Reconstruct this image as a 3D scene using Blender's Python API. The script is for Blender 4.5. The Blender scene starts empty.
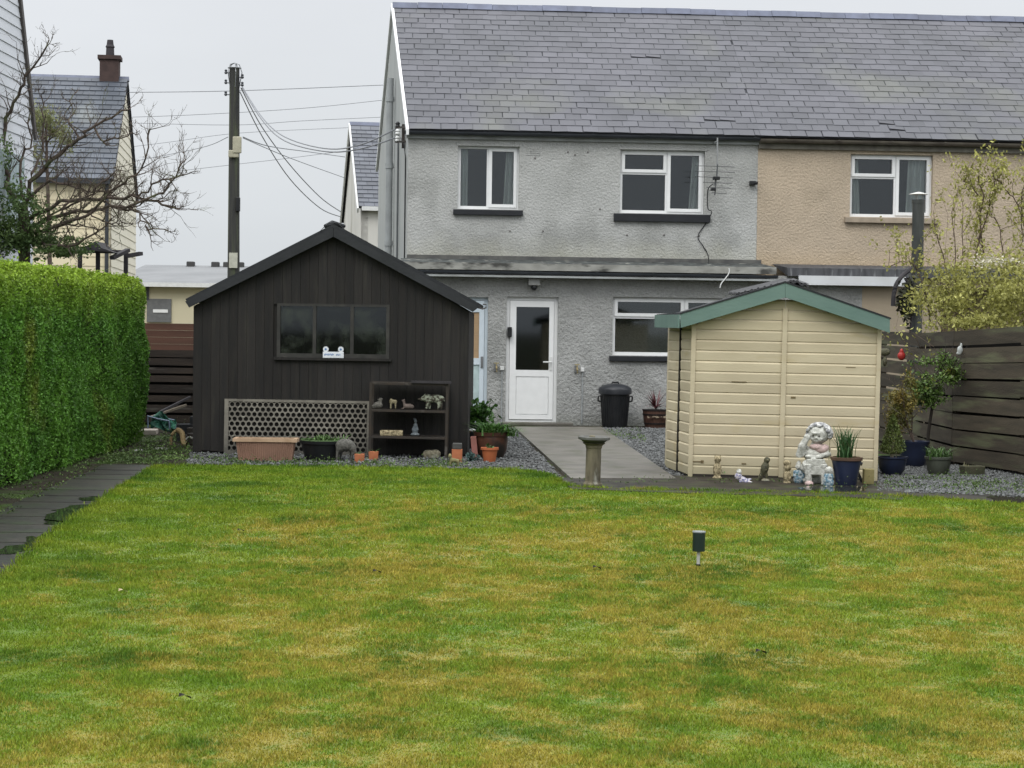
import bpy, math, random
import numpy as np
from mathutils import Vector, Matrix, noise, Quaternion

random.seed(7); rng = np.random.default_rng(7)
SC = bpy.context.scene
COL = SC.collection
R = math.radians

# ------------------------------------------------------------------ camera
F = 1900.0
CAMZ = 1.6
PITCH = math.atan(59.0 / F)
ROLL = 0.0135
CAMM = Matrix.Translation((0, 0, CAMZ)) @ Matrix.Rotation(math.pi/2 - PITCH, 4, 'X') @ Matrix.Rotation(ROLL, 4, 'Z')
cd = bpy.data.cameras.new("camera"); cam = bpy.data.objects.new("camera", cd); COL.objects.link(cam)
cam.matrix_world = CAMM
cd.sensor_width = 36; cd.lens = F*36/1024; cd.clip_start = .1; cd.clip_end = 3000
SC.camera = cam

def ray(px, py):
    return CAMM.to_3x3() @ Vector(((px-512)/F, -(py-384)/F, -1))
def at(px, py, D):
    r = ray(px, py); t = D/r.y
    return Vector((r.x*t, D, CAMZ + r.z*t))
def gp(px, py, z=0.0):
    r = ray(px, py); t = (z-CAMZ)/r.z
    return Vector((r.x*t, r.y*t, z))
def L(root, px, py, ly):
    """pixel -> local point on plane local-y = ly of root"""
    M = root.matrix_basis.inverted()
    o = M @ Vector((0, 0, CAMZ)); d = M.to_3x3() @ ray(px, py)
    t = (ly-o.y)/d.y
    return o + d*t

# ------------------------------------------------------------------ materials
MATS = {}
def M(name, c, c2=None, ns=8, rough=.8, bump=0, bs=40, island=0, spec=.3, stretch=None, c3=None, ns3=2, t3=.55,
      metal=0, trans=0, detail=6, zgrad=None, bdist=.01, vor=0, contrast=.15):
    if name in MATS: return MATS[name]
    m = bpy.data.materials.new(name); m.use_nodes = True
    nt = m.node_tree; N = nt.nodes; K = nt.links
    b = N['Principled BSDF']
    b.inputs['Roughness'].default_value = rough
    b.inputs['Specular IOR Level'].default_value = spec
    b.inputs['Metallic'].default_value = metal
    tc = N.new('ShaderNodeTexCoord'); src = tc.outputs['Object']
    if stretch:
        mp = N.new('ShaderNodeMapping'); mp.inputs['Scale'].default_value = stretch
        K.new(src, mp.inputs[0]); src = mp.outputs[0]
    def noi(scale, det=detail, s=None):
        n = N.new('ShaderNodeTexNoise'); n.inputs['Scale'].default_value = scale; n.inputs['Detail'].default_value = det
        K.new(s or src, n.inputs['Vector']); return n.outputs[0]
    def ramp(s, a, d):
        r = N.new('ShaderNodeMapRange'); r.inputs[1].default_value = a; r.inputs[2].default_value = d
        K.new(s, r.inputs[0]); return r.outputs[0]
    def mix(f, a, d):
        x = N.new('ShaderNodeMix'); x.data_type = 'RGBA'
        if hasattr(f, 'links') or not isinstance(f, (int, float)): K.new(f, x.inputs[0])
        else: x.inputs[0].default_value = f
        for i, v in ((6, a), (7, d)):
            if isinstance(v, tuple): x.inputs[i].default_value = (*v, 1)
            else: K.new(v, x.inputs[i])
        return x.outputs[2]
    col = mix(ramp(noi(ns), .5-contrast, .5+contrast), c, c2 or tuple(v*.8 for v in c))
    if c3: col = mix(ramp(noi(ns3, 8), t3, t3+.12), col, c3)
    if zgrad:  # (z0, z1, colour, amount) growth, dirt and other colour blended in by height
        sx = N.new('ShaderNodeSeparateXYZ'); K.new(tc.outputs['Object'], sx.inputs[0])
        add = N.new('ShaderNodeMath'); add.operation = 'MULTIPLY_ADD'; add.inputs[1].default_value = zgrad[4] if len(zgrad) > 4 else .4
        K.new(noi(3), add.inputs[0]); K.new(sx.outputs[2], add.inputs[2])
        rr = ramp(add.outputs[0], zgrad[0], zgrad[1])
        mu = N.new('ShaderNodeMath'); mu.operation = 'MULTIPLY'; mu.inputs[1].default_value = zgrad[3]; K.new(rr, mu.inputs[0])
        col = mix(mu.outputs[0], col, zgrad[2])
    if island:
        g = N.new('ShaderNodeNewGeometry'); h = N.new('ShaderNodeHueSaturation')
        r = N.new('ShaderNodeMapRange'); r.inputs[3].default_value = 1-island; r.inputs[4].default_value = 1+island
        K.new(g.outputs['Random Per Island'], r.inputs[0]); K.new(r.outputs[0], h.inputs['Value'])
        K.new(col, h.inputs['Color']); col = h.outputs[0]
    K.new(col, b.inputs['Base Color'])
    if bump and vor == 2:
        add_ = N.new('ShaderNodeMath'); add_.operation = 'MULTIPLY_ADD'; add_.inputs[1].default_value = .35; K.new(noi(bs*3.1, 4), add_.inputs[0]); K.new(noi(bs, 6), add_.inputs[2])
        bm = N.new('ShaderNodeBump'); bm.inputs['Strength'].default_value = bump; bm.inputs['Distance'].default_value = bdist; K.new(add_.outputs[0], bm.inputs['Height']); K.new(bm.outputs[0], b.inputs['Normal'])
        b1 = mix(ramp(noi(bs*1.6, 4), .35, .62), tuple(v*.80 for v in c), (1, 1, 1)); mm_ = N.new('ShaderNodeMix'); mm_.data_type = 'RGBA'; mm_.blend_type = 'MULTIPLY'; mm_.inputs[0].default_value = .2; K.new(col, mm_.inputs[6]); K.new(b1, mm_.inputs[7]); K.new(mm_.outputs[2], b.inputs['Base Color'])
    elif bump:
        bm = N.new('ShaderNodeBump'); bm.inputs['Strength'].default_value = bump; bm.inputs['Distance'].default_value = bdist
        if vor:
            v = N.new('ShaderNodeTexVoronoi'); v.inputs['Scale'].default_value = bs; K.new(src, v.inputs['Vector'])
            K.new(v.outputs[0], bm.inputs['Height'])
        else: K.new(noi(bs, 5), bm.inputs['Height'])
        K.new(bm.outputs[0], b.inputs['Normal'])
    if trans:
        t = N.new('ShaderNodeBsdfTranslucent'); K.new(col, t.inputs[0])
        ms = N.new('ShaderNodeMixShader'); ms.inputs[0].default_value = trans
        K.new(b.outputs[0], ms.inputs[1]); K.new(t.outputs[0], ms.inputs[2])
        K.new(ms.outputs[0], N['Material Output'].inputs[0])
    MATS[name] = m
    return m

def glass(name, tint=(.35, .38, .4), dirt=0, refl=.06):
    if name in MATS: return MATS[name]
    m = bpy.data.materials.new(name); m.use_nodes = True; nt = m.node_tree; N = nt.nodes; K = nt.links
    N.remove(N['Principled BSDF'])
    tr = N.new('ShaderNodeBsdfTransparent'); tr.inputs[0].default_value = (*tint, 1)
    gl = N.new('ShaderNodeBsdfGlossy'); gl.inputs['Roughness'].default_value = .04; gl.inputs[0].default_value = (.9, .95, 1, 1)
    lw = N.new('ShaderNodeFresnel'); lw.inputs[0].default_value = 1.55
    ad = N.new('ShaderNodeMath'); ad.inputs[1].default_value = refl; K.new(lw.outputs[0], ad.inputs[0])
    mx = N.new('ShaderNodeMixShader'); K.new(ad.outputs[0], mx.inputs[0]); K.new(tr.outputs[0], mx.inputs[1]); K.new(gl.outputs[0], mx.inputs[2])
    out = mx.outputs[0]
    if dirt:
        tc = N.new('ShaderNodeTexCoord'); n = N.new('ShaderNodeTexNoise'); n.inputs['Scale'].default_value = 5; n.inputs['Detail'].default_value = 8
        K.new(tc.outputs['Object'], n.inputs['Vector'])
        r = N.new('ShaderNodeMapRange'); r.inputs[1].default_value = .45; r.inputs[2].default_value = .8; r.inputs[4].default_value = dirt; K.new(n.outputs[0], r.inputs[0])
        d = N.new('ShaderNodeBsdfDiffuse'); d.inputs[0].default_value = (.12, .14, .11, 1)
        m2 = N.new('ShaderNodeMixShader'); K.new(r.outputs[0], m2.inputs[0]); K.new(out, m2.inputs[1]); K.new(d.outputs[0], m2.inputs[2]); out = m2.outputs[0]
    K.new(out, N['Material Output'].inputs[0]); MATS[name] = m
    return m

# ------------------------------------------------------------------ objects
def tag(o, label=None, cat=None, group=None, kind=None):
    if label: o['label'] = label
    if cat: o['category'] = cat
    if group: o['group'] = group
    if kind: o['kind'] = kind
    return o
def thing(name, label, cat, loc, rot=(0, 0, 0), group=None):
    o = bpy.data.objects.new(name, None); COL.objects.link(o)
    o.empty_display_size = .2
    o.location = loc; o.rotation_euler = rot
    return tag(o, label, cat, group)
def link(name, me, mat, parent=None, loc=None):
    o = bpy.data.objects.new(name, me); COL.objects.link(o)
    for m in (mat if isinstance(mat, (list, tuple)) else [mat]): me.materials.append(m)
    if parent is not None: o.parent = parent
    if loc is not None: o.location = loc
    return o
def cp(o, loc=None, rotz=None, label=None, parent=None, scale=None):
    c = o.copy(); COL.objects.link(c)
    if parent is not None: c.parent = parent
    if loc is not None: c.location = loc
    if rotz is not None: c.rotation_euler = (0, 0, rotz)
    if label: c['label'] = label
    if scale: c.scale = (scale,)*3
    for ch in list(o.children): cp(ch, parent=c)
    return c

class MB:
    def __init__(s): s.v = []; s.f = []; s.mi = []
    def add(s, vs, fs, mi=0):
        b = len(s.v); s.v += [tuple(p) for p in vs]
        for f in fs: s.f.append(tuple(b+i for i in f)); s.mi.append(mi)
        return s
    def box(s, x0, x1, y0, y1, z0, z1, mi=0):
        vs = [(x, y, z) for z in (z0, z1) for y in (y0, y1) for x in (x0, x1)]
        return s.add(vs, [(0,2,3,1),(4,5,7,6),(0,1,5,4),(2,6,7,3),(0,4,6,2),(1,3,7,5)], mi)
    def obox(s, c, size, Mx=None, mi=0):
        h = [q/2 for q in size]; Mx = Mx or Matrix()
        vs = [Vector(c)+(Mx.to_3x3() @ Vector((x*h[0], y*h[1], z*h[2]))) for z in (-1, 1) for y in (-1, 1) for x in (-1, 1)]
        return s.add(vs, [(0,2,3,1),(4,5,7,6),(0,1,5,4),(2,6,7,3),(0,4,6,2),(1,3,7,5)], mi)
    def beam(s, p, q, w, h, mi=0):
        p = Vector(p); q = Vector(q); d = q-p
        Mx = d.to_track_quat('Y', 'Z').to_matrix().to_4x4()
        return s.obox((p+q)/2, (w, d.length, h), Mx, mi)
    def tube(s, pts, rs, n=8, mi=0, cap=True):
        pts = [Vector(p) for p in pts]
        if not isinstance(rs, (list, tuple)): rs = [rs]*len(pts)
        vs = []; up = Vector((.13, .21, 1)).normalized()
        for i, p in enumerate(pts):
            d = (pts[min(i+1, len(pts)-1)]-pts[max(i-1, 0)]).normalized()
            a = d.cross(up)
            if a.length < .1: a = d.cross(Vector((1, 0, 0)))
            a.normalize(); b = d.cross(a)
            for k in range(n):
                t = 2*math.pi*k/n; vs.append(p+(a*math.cos(t)+b*math.sin(t))*rs[i])
        fs = []
        for i in range(len(pts)-1):
            for k in range(n):
                k2 = (k+1) % n; fs.append((i*n+k, i*n+k2, (i+1)*n+k2, (i+1)*n+k))
        if cap: fs += [tuple(range(n))[::-1], tuple((len(pts)-1)*n+k for k in range(n))]
        return s.add(vs, fs, mi)
    def lathe(s, prof, c=(0, 0, 0), n=24, mi=0, sq=None):
        vs = []; fs = []
        for r, z in prof:
            for k in range(n):
                t = 2*math.pi*(k+.5)/n; rr = r
                if sq: rr = r/ (abs(math.cos(t))**sq+abs(math.sin(t))**sq)**(1/sq)
                vs.append((c[0]+rr*math.cos(t), c[1]+rr*math.sin(t), c[2]+z))
        for i in range(len(prof)-1):
            for k in range(n):
                k2 = (k+1) % n; fs.append((i*n+k, i*n+k2, (i+1)*n+k2, (i+1)*n+k))
        fs += [tuple(range(n))[::-1], tuple((len(prof)-1)*n+k for k in range(n))]
        return s.add(vs, fs, mi)
    def prism(s, poly, y0, y1, mi=0):       # polygon in xz, extruded along y
        n = len(poly)
        vs = [(x, y0, z) for x, z in poly]+[(x, y1, z) for x, z in poly]
        return s.add(vs, [tuple(range(n)), tuple(range(2*n-1, n-1, -1))]+[(i, i+n, (i+1) % n+n, (i+1) % n) for i in range(n)], mi)
    def slab(s, poly, z0, z1, mi=0):        # polygon in xy
        n = len(poly)
        vs = [(x, y, z0) for x, y in poly]+[(x, y, z1) for x, y in poly]
        return s.add(vs, [tuple(range(n))[::-1], tuple(range(n, 2*n))]+[(i, (i+1) % n, (i+1) % n+n, i+n) for i in range(n)], mi)
    def ell(s, c, r, n=12, mi=0, Mx=None):
        c = Vector(c); Mx = (Mx or Matrix()).to_3x3(); vs = []; fs = []; m = max(4, n//2)
        for i in range(m+1):
            ph = math.pi*i/m
            for k in range(n):
                t = 2*math.pi*k/n
                vs.append(c+Mx @ Vector((r[0]*math.sin(ph)*math.cos(t), r[1]*math.sin(ph)*math.sin(t), r[2]*math.cos(ph))))
        for i in range(m):
            for k in range(n):
                k2 = (k+1) % n
                fs.append((i*n+k, (i+1)*n+k, (i+1)*n+k2, i*n+k2))
        return s.add(vs, fs, mi)
    def holes(s, x0, x1, z0, z1, ops, y0, y1, mi=0):   # wall sheet with rectangular openings
        xs = sorted({x0, x1, *[v for o in ops for v in o[:2] if x0 < v < x1]})
        zs = sorted({z0, z1, *[v for o in ops for v in o[2:] if z0 < v < z1]})
        def fil(i, k):
            if i < 0 or k < 0 or i >= len(xs)-1 or k >= len(zs)-1: return False
            cx = (xs[i]+xs[i+1])/2; cz = (zs[k]+zs[k+1])/2
            return not any(o[0] < cx < o[1] and o[2] < cz < o[3] for o in ops)
        for i in range(len(xs)-1):
            for k in range(len(zs)-1):
                if not fil(i, k): continue
                a, b, c, d = xs[i], xs[i+1], zs[k], zs[k+1]
                s.add([(a, y0, c), (b, y0, c), (b, y0, d), (a, y0, d)], [(0, 1, 2, 3)], mi)
                s.add([(a, y1, c), (b, y1, c), (b, y1, d), (a, y1, d)], [(3, 2, 1, 0)], mi)
                if not fil(i-1, k): s.add([(a, y0, c), (a, y1, c), (a, y1, d), (a, y0, d)], [(3, 2, 1, 0)], mi)
                if not fil(i+1, k): s.add([(b, y0, c), (b, y1, c), (b, y1, d), (b, y0, d)], [(0, 1, 2, 3)], mi)
                if not fil(i, k-1): s.add([(a, y0, c), (b, y0, c), (b, y1, c), (a, y1, c)], [(3, 2, 1, 0)], mi)
                if not fil(i, k+1): s.add([(a, y0, d), (b, y0, d), (b, y1, d), (a, y1, d)], [(0, 1, 2, 3)], mi)
        return s
    def build(s, name, mat, parent=None, smooth=False, bevel=0, world=False, loc=None, tilt=None):
        me = bpy.data.meshes.new(name)
        v = s.v
        if world and parent is not None:
            I = parent.matrix_basis.inverted(); v = [tuple(I @ Vector(p)) for p in v]
        elif loc is not None:
            v = [(p[0]-loc[0], p[1]-loc[1], p[2]-loc[2]) for p in v]
        me.from_pydata(v, [], s.f)
        for p, i in zip(me.polygons, s.mi): p.material_index = i
        if smooth:
            me.polygons.foreach_set('use_smooth', [True]*len(me.polygons))
            me.set_sharp_from_angle(angle=R(40))
        me.update()
        o = link(name, me, mat, parent, loc)
        if bevel:
            b = o.modifiers.new('bevel', 'BEVEL'); b.width = bevel; b.segments = 2; b.limit_method = 'ANGLE'
        return o

def remesh(mb, name, mats, parent=None, voxel=.012, world=False, loc=None, disp=0):
    """fuse overlapping rounded shapes into one continuous skin"""
    o = mb.build(name, mats, parent, world=world, loc=loc)
    md = o.modifiers.new('r', 'REMESH'); md.mode = 'VOXEL'; md.voxel_size = voxel
    sm = o.modifiers.new('s', 'SMOOTH'); sm.iterations = 3; sm.factor = .5
    dg = bpy.context.evaluated_depsgraph_get(); dg.update()
    me = bpy.data.meshes.new_from_object(o.evaluated_get(dg))
    me.polygons.foreach_set('use_smooth', [True]*len(me.polygons))
    o.modifiers.clear(); old = o.data; o.data = me; me.name = name
    me.materials.clear()
    for m in (mats if isinstance(mats, (list, tuple)) else [mats]): me.materials.append(m)
    return o

def raw_mesh(name, V, nper):
    """V: (N*nper,3) verts, one polygon of nper verts each"""
    me = bpy.data.meshes.new(name); n = len(V)//nper
    me.vertices.add(len(V)); me.vertices.foreach_set('co', V.astype(np.float32).ravel())
    me.loops.add(n*nper); me.loops.foreach_set('vertex_index', np.arange(n*nper, dtype=np.int32))
    me.polygons.add(n); me.polygons.foreach_set('loop_start', np.arange(0, n*nper, nper, dtype=np.int32))
    me.update(calc_edges=True)
    return me
def unit(a): return a/np.maximum(np.linalg.norm(a, axis=1, keepdims=True), 1e-9)
def leaves(name, C, Ln, W, mat, parent=None, loc=None, up=0.0, out=None, outw=0, jitter=.4, rel=(0, 0, 0)):
    C = np.asarray(C, float); n = len(C)
    D = rng.normal(size=(n, 3)); D[:, 2] += up
    if out is not None: D += out*outw
    D = unit(D); S = unit(np.cross(D, rng.normal(size=(n, 3)))); Nn = np.cross(D, S)
    l = Ln*(1+jitter*(rng.random((n, 1))-.5)*2); w = W*(1+jitter*(rng.random((n, 1))-.5)*2)
    V = np.stack([C-D*l/2, C+S*w/2+Nn*w*.2, C+D*l/2, C-S*w/2+Nn*w*.2], 1).reshape(-1, 3)
    if parent is not None: V = V-np.array(parent.location)
    elif loc is not None: V = V-np.array(loc)
    return link(name, raw_mesh(name, V, 4), mat, parent, loc if parent is None else None)
def clump_pts(c, r, n, nc=30, spread=.22, shell=.55):
    """points gathered in uneven clumps through an ellipsoid crown"""
    c = np.array(c); r = np.array(r)
    d = unit(rng.normal(size=(nc, 3))); rad = shell+(1-shell)*rng.random((nc, 1))
    cc = d*rad*rng.uniform(.75, 1.1, (nc, 1))
    k = rng.integers(0, nc, n)
    sz = rng.uniform(.5, 1.3, nc)[k][:, None]
    p = cc[k]+rng.normal(size=(n, 3))*spread*sz
    return c+p*r
def blades(pts, heights, width, lean=.35, segs=3):
    """curved strap leaves, returned as MB"""
    mb = MB()
    for p, h in zip(pts, heights):
        a = random.uniform(0, 2*math.pi); ln = random.uniform(.2, 1)*lean*h
        d = Vector((math.cos(a), math.sin(a), 0)); sd = Vector((-d.y, d.x, 0))
        vs = []
        for i in range(segs+1):
            t = i/segs; q = Vector(p)+Vector((0, 0, h*(t-.18*lean*t*t*2)))+d*ln*t*t
            w = width*(1-t**2)*.5+.0008
            vs += [q-sd*w, q+sd*w]
        mb.add(vs, [(2*i, 2*i+1, 2*i+3, 2*i+2) for i in range(segs)])
    return mb

# ------------------------------------------------------------------ light
w = bpy.data.worlds.new("World"); SC.world = w; w.use_nodes = True
N = w.node_tree.nodes; K = w.node_tree.links
bg = N['Background']; sky = N.new('ShaderNodeTexSky'); sky.sky_type = 'NISHITA'; sky.sun_disc = False
SUN_EL, SUN_ROT = R(50), R(200)
sky.sun_elevation = SUN_EL; sky.sun_rotation = SUN_ROT; sky.dust_density = 4; sky.air_density = 1.2
tc = N.new('ShaderNodeTexCoord'); sx = N.new('ShaderNodeSeparateXYZ'); K.new(tc.outputs['Generated'], sx.inputs[0])
rp = N.new('ShaderNodeValToRGB'); K.new(sx.outputs[2], rp.inputs[0])
rp.color_ramp.elements[0].position = 0.0; rp.color_ramp.elements[0].color = (.70, .74, .77, 1)
rp.color_ramp.elements[1].position = .19; rp.color_ramp.elements[1].color = (.765, .785, .82, 1)
e = rp.color_ramp.elements.new(.42); e.color = (1.5, 1.55, 1.6, 1)
e = rp.color_ramp.elements.new(1.0); e.color = (2.7, 2.75, 2.8, 1)
ms = N.new('ShaderNodeMix'); ms.data_type = 'RGBA'; ms.inputs[0].default_value = .93
sc_ = N.new('ShaderNodeVectorMath'); sc_.operation = 'SCALE'; sc_.inputs['Scale'].default_value = 10.0   # cloud layer in the sky texture's own units
cn = N.new('ShaderNodeTexNoise'); cn.inputs['Scale'].default_value = 2.2; cn.inputs['Detail'].default_value = 5; cmp_ = N.new('ShaderNodeMapping'); cmp_.inputs['Scale'].default_value = (1, 1, 3); K.new(tc.outputs['Generated'], cmp_.inputs[0]); K.new(cmp_.outputs[0], cn.inputs['Vector'])
cr0 = N.new('ShaderNodeMapRange'); cr0.inputs[3].default_value = .93; cr0.inputs[4].default_value = 1.07; cr0.inputs[1].default_value = .3; cr0.inputs[2].default_value = .7; K.new(cn.outputs[0], cr0.inputs[0])
cv = N.new('ShaderNodeVectorMath'); cv.operation = 'SCALE'; K.new(rp.outputs[0], cv.inputs[0]); K.new(cr0.outputs[0], cv.inputs['Scale'])
K.new(cv.outputs[0], sc_.inputs[0])
K.new(sky.outputs[0], ms.inputs[6]); K.new(sc_.outputs[0], ms.inputs[7]); K.new(ms.outputs[2], bg.inputs[0])
bg.inputs[1].default_value = .105
sl = bpy.data.lights.new('sun', 'SUN'); sl.energy = 1.0; sl.angle = R(25); sl.color = (1, .97, .93)
so = bpy.data.objects.new('sun', sl); COL.objects.link(so)
az = SUN_ROT   # nishita: rotation measured clockwise from +Y
sd = Vector((math.sin(az)*math.cos(SUN_EL), math.cos(az)*math.cos(SUN_EL), math.sin(SUN_EL)))
so.rotation_euler = sd.to_track_quat('Z', 'Y').to_euler(); so.location = sd*50
SC.view_settings.view_transform = 'Standard'; SC.view_settings.look = 'None'; SC.view_settings.exposure = 0; SC.view_settings.gamma = 1
SC.cycles.max_bounces = 6; SC.cycles.transparent_max_bounces = 12; SC.cycles.caustics_reflective = False; SC.cycles.caustics_refractive = False
SC.cycles.use_denoising = True

# ------------------------------------------------------------------ palette
white = M('upvc white', (.80, .81, .81), (.76, .77, .77), rough=.35, spec=.5)
offwhite = M('upvc aged', (.70, .71, .70), (.62, .63, .62), rough=.45)
sill_black = M('black painted sill', (.02, .022, .026), rough=.5, bump=.3)
sill_tan = M('tan sill', (.36, .30, .23), rough=.8, bump=.3)
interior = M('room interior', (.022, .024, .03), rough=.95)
curtain_m = M('curtain', (.74, .78, .75), (.62, .66, .64), stretch=(14, 1, 1), ns=4, rough=.9)
pane_m = glass('window glass', (.86, .88, .88), refl=0)
shedglass = glass('dusty shed glass', (.38, .42, .40), dirt=.4, refl=.0)
terracotta = M('terracotta', (.42, .15, .07), (.33, .11, .05), ns=10, rough=.8, c3=(.30, .25, .18), ns3=9, t3=.6)
blackplastic = M('black plastic', (.012, .013, .015), (.018, .019, .02), rough=.4)
soil = M('potting soil', (.04, .028, .018), (.02, .014, .01), ns=60, rough=.95, bump=.8, bs=80)
stone = M('weathered stone', (.25, .23, .17), (.13, .12, .08), ns=30, rough=.9, bump=.6, bs=60, c3=(.33, .34, .27), ns3=14, t3=.55)
leafg = M('leaf green', (.075, .17, .03), (.04, .11, .02), ns=5, rough=.5, island=.45, trans=.25)
leafdk = M('leaf dark green', (.055, .115, .03), (.035, .075, .022), ns=5, rough=.5, island=.4, trans=.2)
leafyl = M('leaf yellow green', (.40, .39, .12), (.27, .27, .075), ns=3, rough=.5, island=.4, trans=.3)
bark = M('grey bark', (.115, .085, .068), (.07, .055, .045), ns=14, rough=.9, bump=.5, c3=(.14, .15, .08), ns3=5)
steel = M('grey metal', (.30, .31, .32), rough=.4, metal=.8)
# ------------------------------------------------------------------ ground
def sheet(name, poly, z, mat, kind='structure', thick=0, label=None):
    mb = MB(); n = len(poly)
    if thick: mb.slab([tuple(p[:2]) for p in poly], z-thick, z)
    else: mb.add([(p[0], p[1], z) for p in poly], [tuple(range(n))])
    o = mb.build(name, mat); return tag(o, label, kind=kind)
m_ground = M('garden soil and moss', (.040, .034, .024), (.022, .02, .014), ns=5, rough=.95, spec=.08, bump=.8, bs=30, c3=(.045, .075, .02), ns3=1.3, t3=.5)
g = MB(); g.add([(-900, -300, 0), (900, -300, 0), (900, 1500, 0), (-900, 1500, 0)], [(0, 1, 2, 3)])
tag(g.build('ground', m_ground), kind='structure')

# lawn colour: green turf with straw and moss patches (its own colour, in world space)
def lawn_mat(name, island, dark=1.0):
    m = bpy.data.materials.new(name); m.use_nodes = True; nt = m.node_tree; N = nt.nodes; K = nt.links; b = N['Principled BSDF']
    b.inputs['Roughness'].default_value = .55; b.inputs['Specular IOR Level'].default_value = .18
    tc = N.new('ShaderNodeTexCoord'); S = tc.outputs['Object']
    def noi(sc, det, off=0, st=None):
        mp = N.new('ShaderNodeMapping'); mp.inputs['Location'].default_value = (off, off*.7, 0)
        if st: mp.inputs['Scale'].default_value = st
        K.new(S, mp.inputs[0]); n = N.new('ShaderNodeTexNoise'); n.inputs['Scale'].default_value = sc; n.inputs['Detail'].default_value = det; n.inputs['Roughness'].default_value = .6
        K.new(mp.outputs[0], n.inputs['Vector']); return n.outputs[0]
    def rng_(s, a, d, lo=0, hi=1):
        r = N.new('ShaderNodeMapRange'); r.inputs[1].default_value = a; r.inputs[2].default_value = d; r.inputs[3].default_value = lo; r.inputs[4].default_value = hi; K.new(s, r.inputs[0]); return r.outputs[0]
    def math_(op, a, c):
        x = N.new('ShaderNodeMath'); x.operation = op
        for i, v in enumerate((a, c)):
            if isinstance(v, (int, float)): x.inputs[i].default_value = v
            else: K.new(v, x.inputs[i])
        return x.outputs[0]
    def mix(f, a, c):
        x = N.new('ShaderNodeMix'); x.data_type = 'RGBA'; K.new(f, x.inputs[0])
        for i, v in ((6, a), (7, c)):
            if isinstance(v, tuple): x.inputs[i].default_value = (*[q*dark for q in v], 1)
            else: K.new(v, x.inputs[i])
        return x.outputs[2]
    grass = mix(rng_(noi(1.6, 5, 3), .4, .62), (.122, .212, .016), (.200, .258, .024))
    grass = mix(rng_(noi(.8, 6, 17, (1, 1, 1)), .52, .66), grass, (.068, .140, .012))
    straw = mix(rng_(noi(6, 4, 9), .4, .6), (.365, .295, .055), (.28, .24, .036))
    sx = N.new('ShaderNodeSeparateXYZ'); K.new(S, sx.inputs[0])
    far = rng_(sx.outputs[1], 15, 20.5, 0, .13)          # fresher turf towards the house
    lft = rng_(sx.outputs[0], -1.6, -3.2, 0, .12)         # and along the path
    f = math_('ADD', math_('MULTIPLY', noi(.8, 8, 0, (1, .7, 1)), .36), math_('ADD', math_('MULTIPLY', noi(3.2, 8, 5, (1.2, .8, 1)), .34), math_('MULTIPLY', noi(13, 6, 2), .30)))
    wv = N.new('ShaderNodeMath'); wv.operation = 'SINE'; K.new(math_('MULTIPLY', math_('ADD', sx.outputs[0], math_('MULTIPLY', noi(.5, 3, 4), 1.2)), 11.5), wv.inputs[0])
    f = math_('ADD', f, math_('MULTIPLY', wv.outputs[0], .017))
    f = math_('SUBTRACT', math_('SUBTRACT', f, far), lft)
    g_ = N.new('ShaderNodeNewGeometry')
    if island: f = math_('ADD', f, math_('MULTIPLY', math_('SUBTRACT', g_.outputs['Random Per Island'], .5), .09))
    col = mix(rng_(f, .458, .548, .0, .88), grass, straw); h = N.new('ShaderNodeHueSaturation')
    if island: K.new(rng_(math_('FRACT', math_('MULTIPLY', g_.outputs['Random Per Island'], 37.7), 0), 0, 1, 1-island, 1+island), h.inputs['Value'])
    K.new(col, h.inputs['Color']); K.new(h.outputs[0], b.inputs['Base Color'])
    if island:
        t = N.new('ShaderNodeBsdfTranslucent'); K.new(h.outputs[0], t.inputs[0]); x = N.new('ShaderNodeMixShader'); x.inputs[0].default_value = .25
        K.new(b.outputs[0], x.inputs[1]); K.new(t.outputs[0], x.inputs[2]); K.new(x.outputs[0], N['Material Output'].inputs[0])
    return m
lawn_poly = [(-2.75, 4.5), (-3.05, 11.3), (-3.39, 14.2), (-3.62, 17.4)] + [tuple(gp(*p)[:2]) for p in
    [(158, 467), (240, 467), (330, 468), (430, 470), (500, 471.5), (534, 473), (549, 476.5), (556, 482), (574, 488.8), (620, 490.5), (680, 492), (760, 493), (840, 495), (900, 498), (950, 501), (1024, 506)]] + [(5.9, 17.5), (5.9, 4.5)]
sheet('lawn', lawn_poly, .012, lawn_mat('turf base', 0, .7))
# mown grass blades
P = np.array(lawn_poly)
def inpoly(x, y, P):
    r = np.zeros(len(x), bool); j = len(P)-1
    for i in range(len(P)):
        c = ((P[i, 1] > y) != (P[j, 1] > y)) & (x < (P[j, 0]-P[i, 0])*(y-P[i, 1])/(P[j, 1]-P[i, 1]+1e-12)+P[i, 0]); r ^= c; j = i
    return r
gx = []; gy = []
for y0, y1, dens in ((6.0, 9, 21000), (9, 12.5, 12500), (12.5, 16.5, 6800), (16.5, 22, 4200)):
    xm = y1*.27+.9; n = int(2*xm*(y1-y0)*dens)
    x = rng.uniform(-xm, xm, n); y = rng.uniform(y0, y1, n); k = inpoly(x, y, P); gx.append(x[k]); gy.append(y[k])
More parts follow.
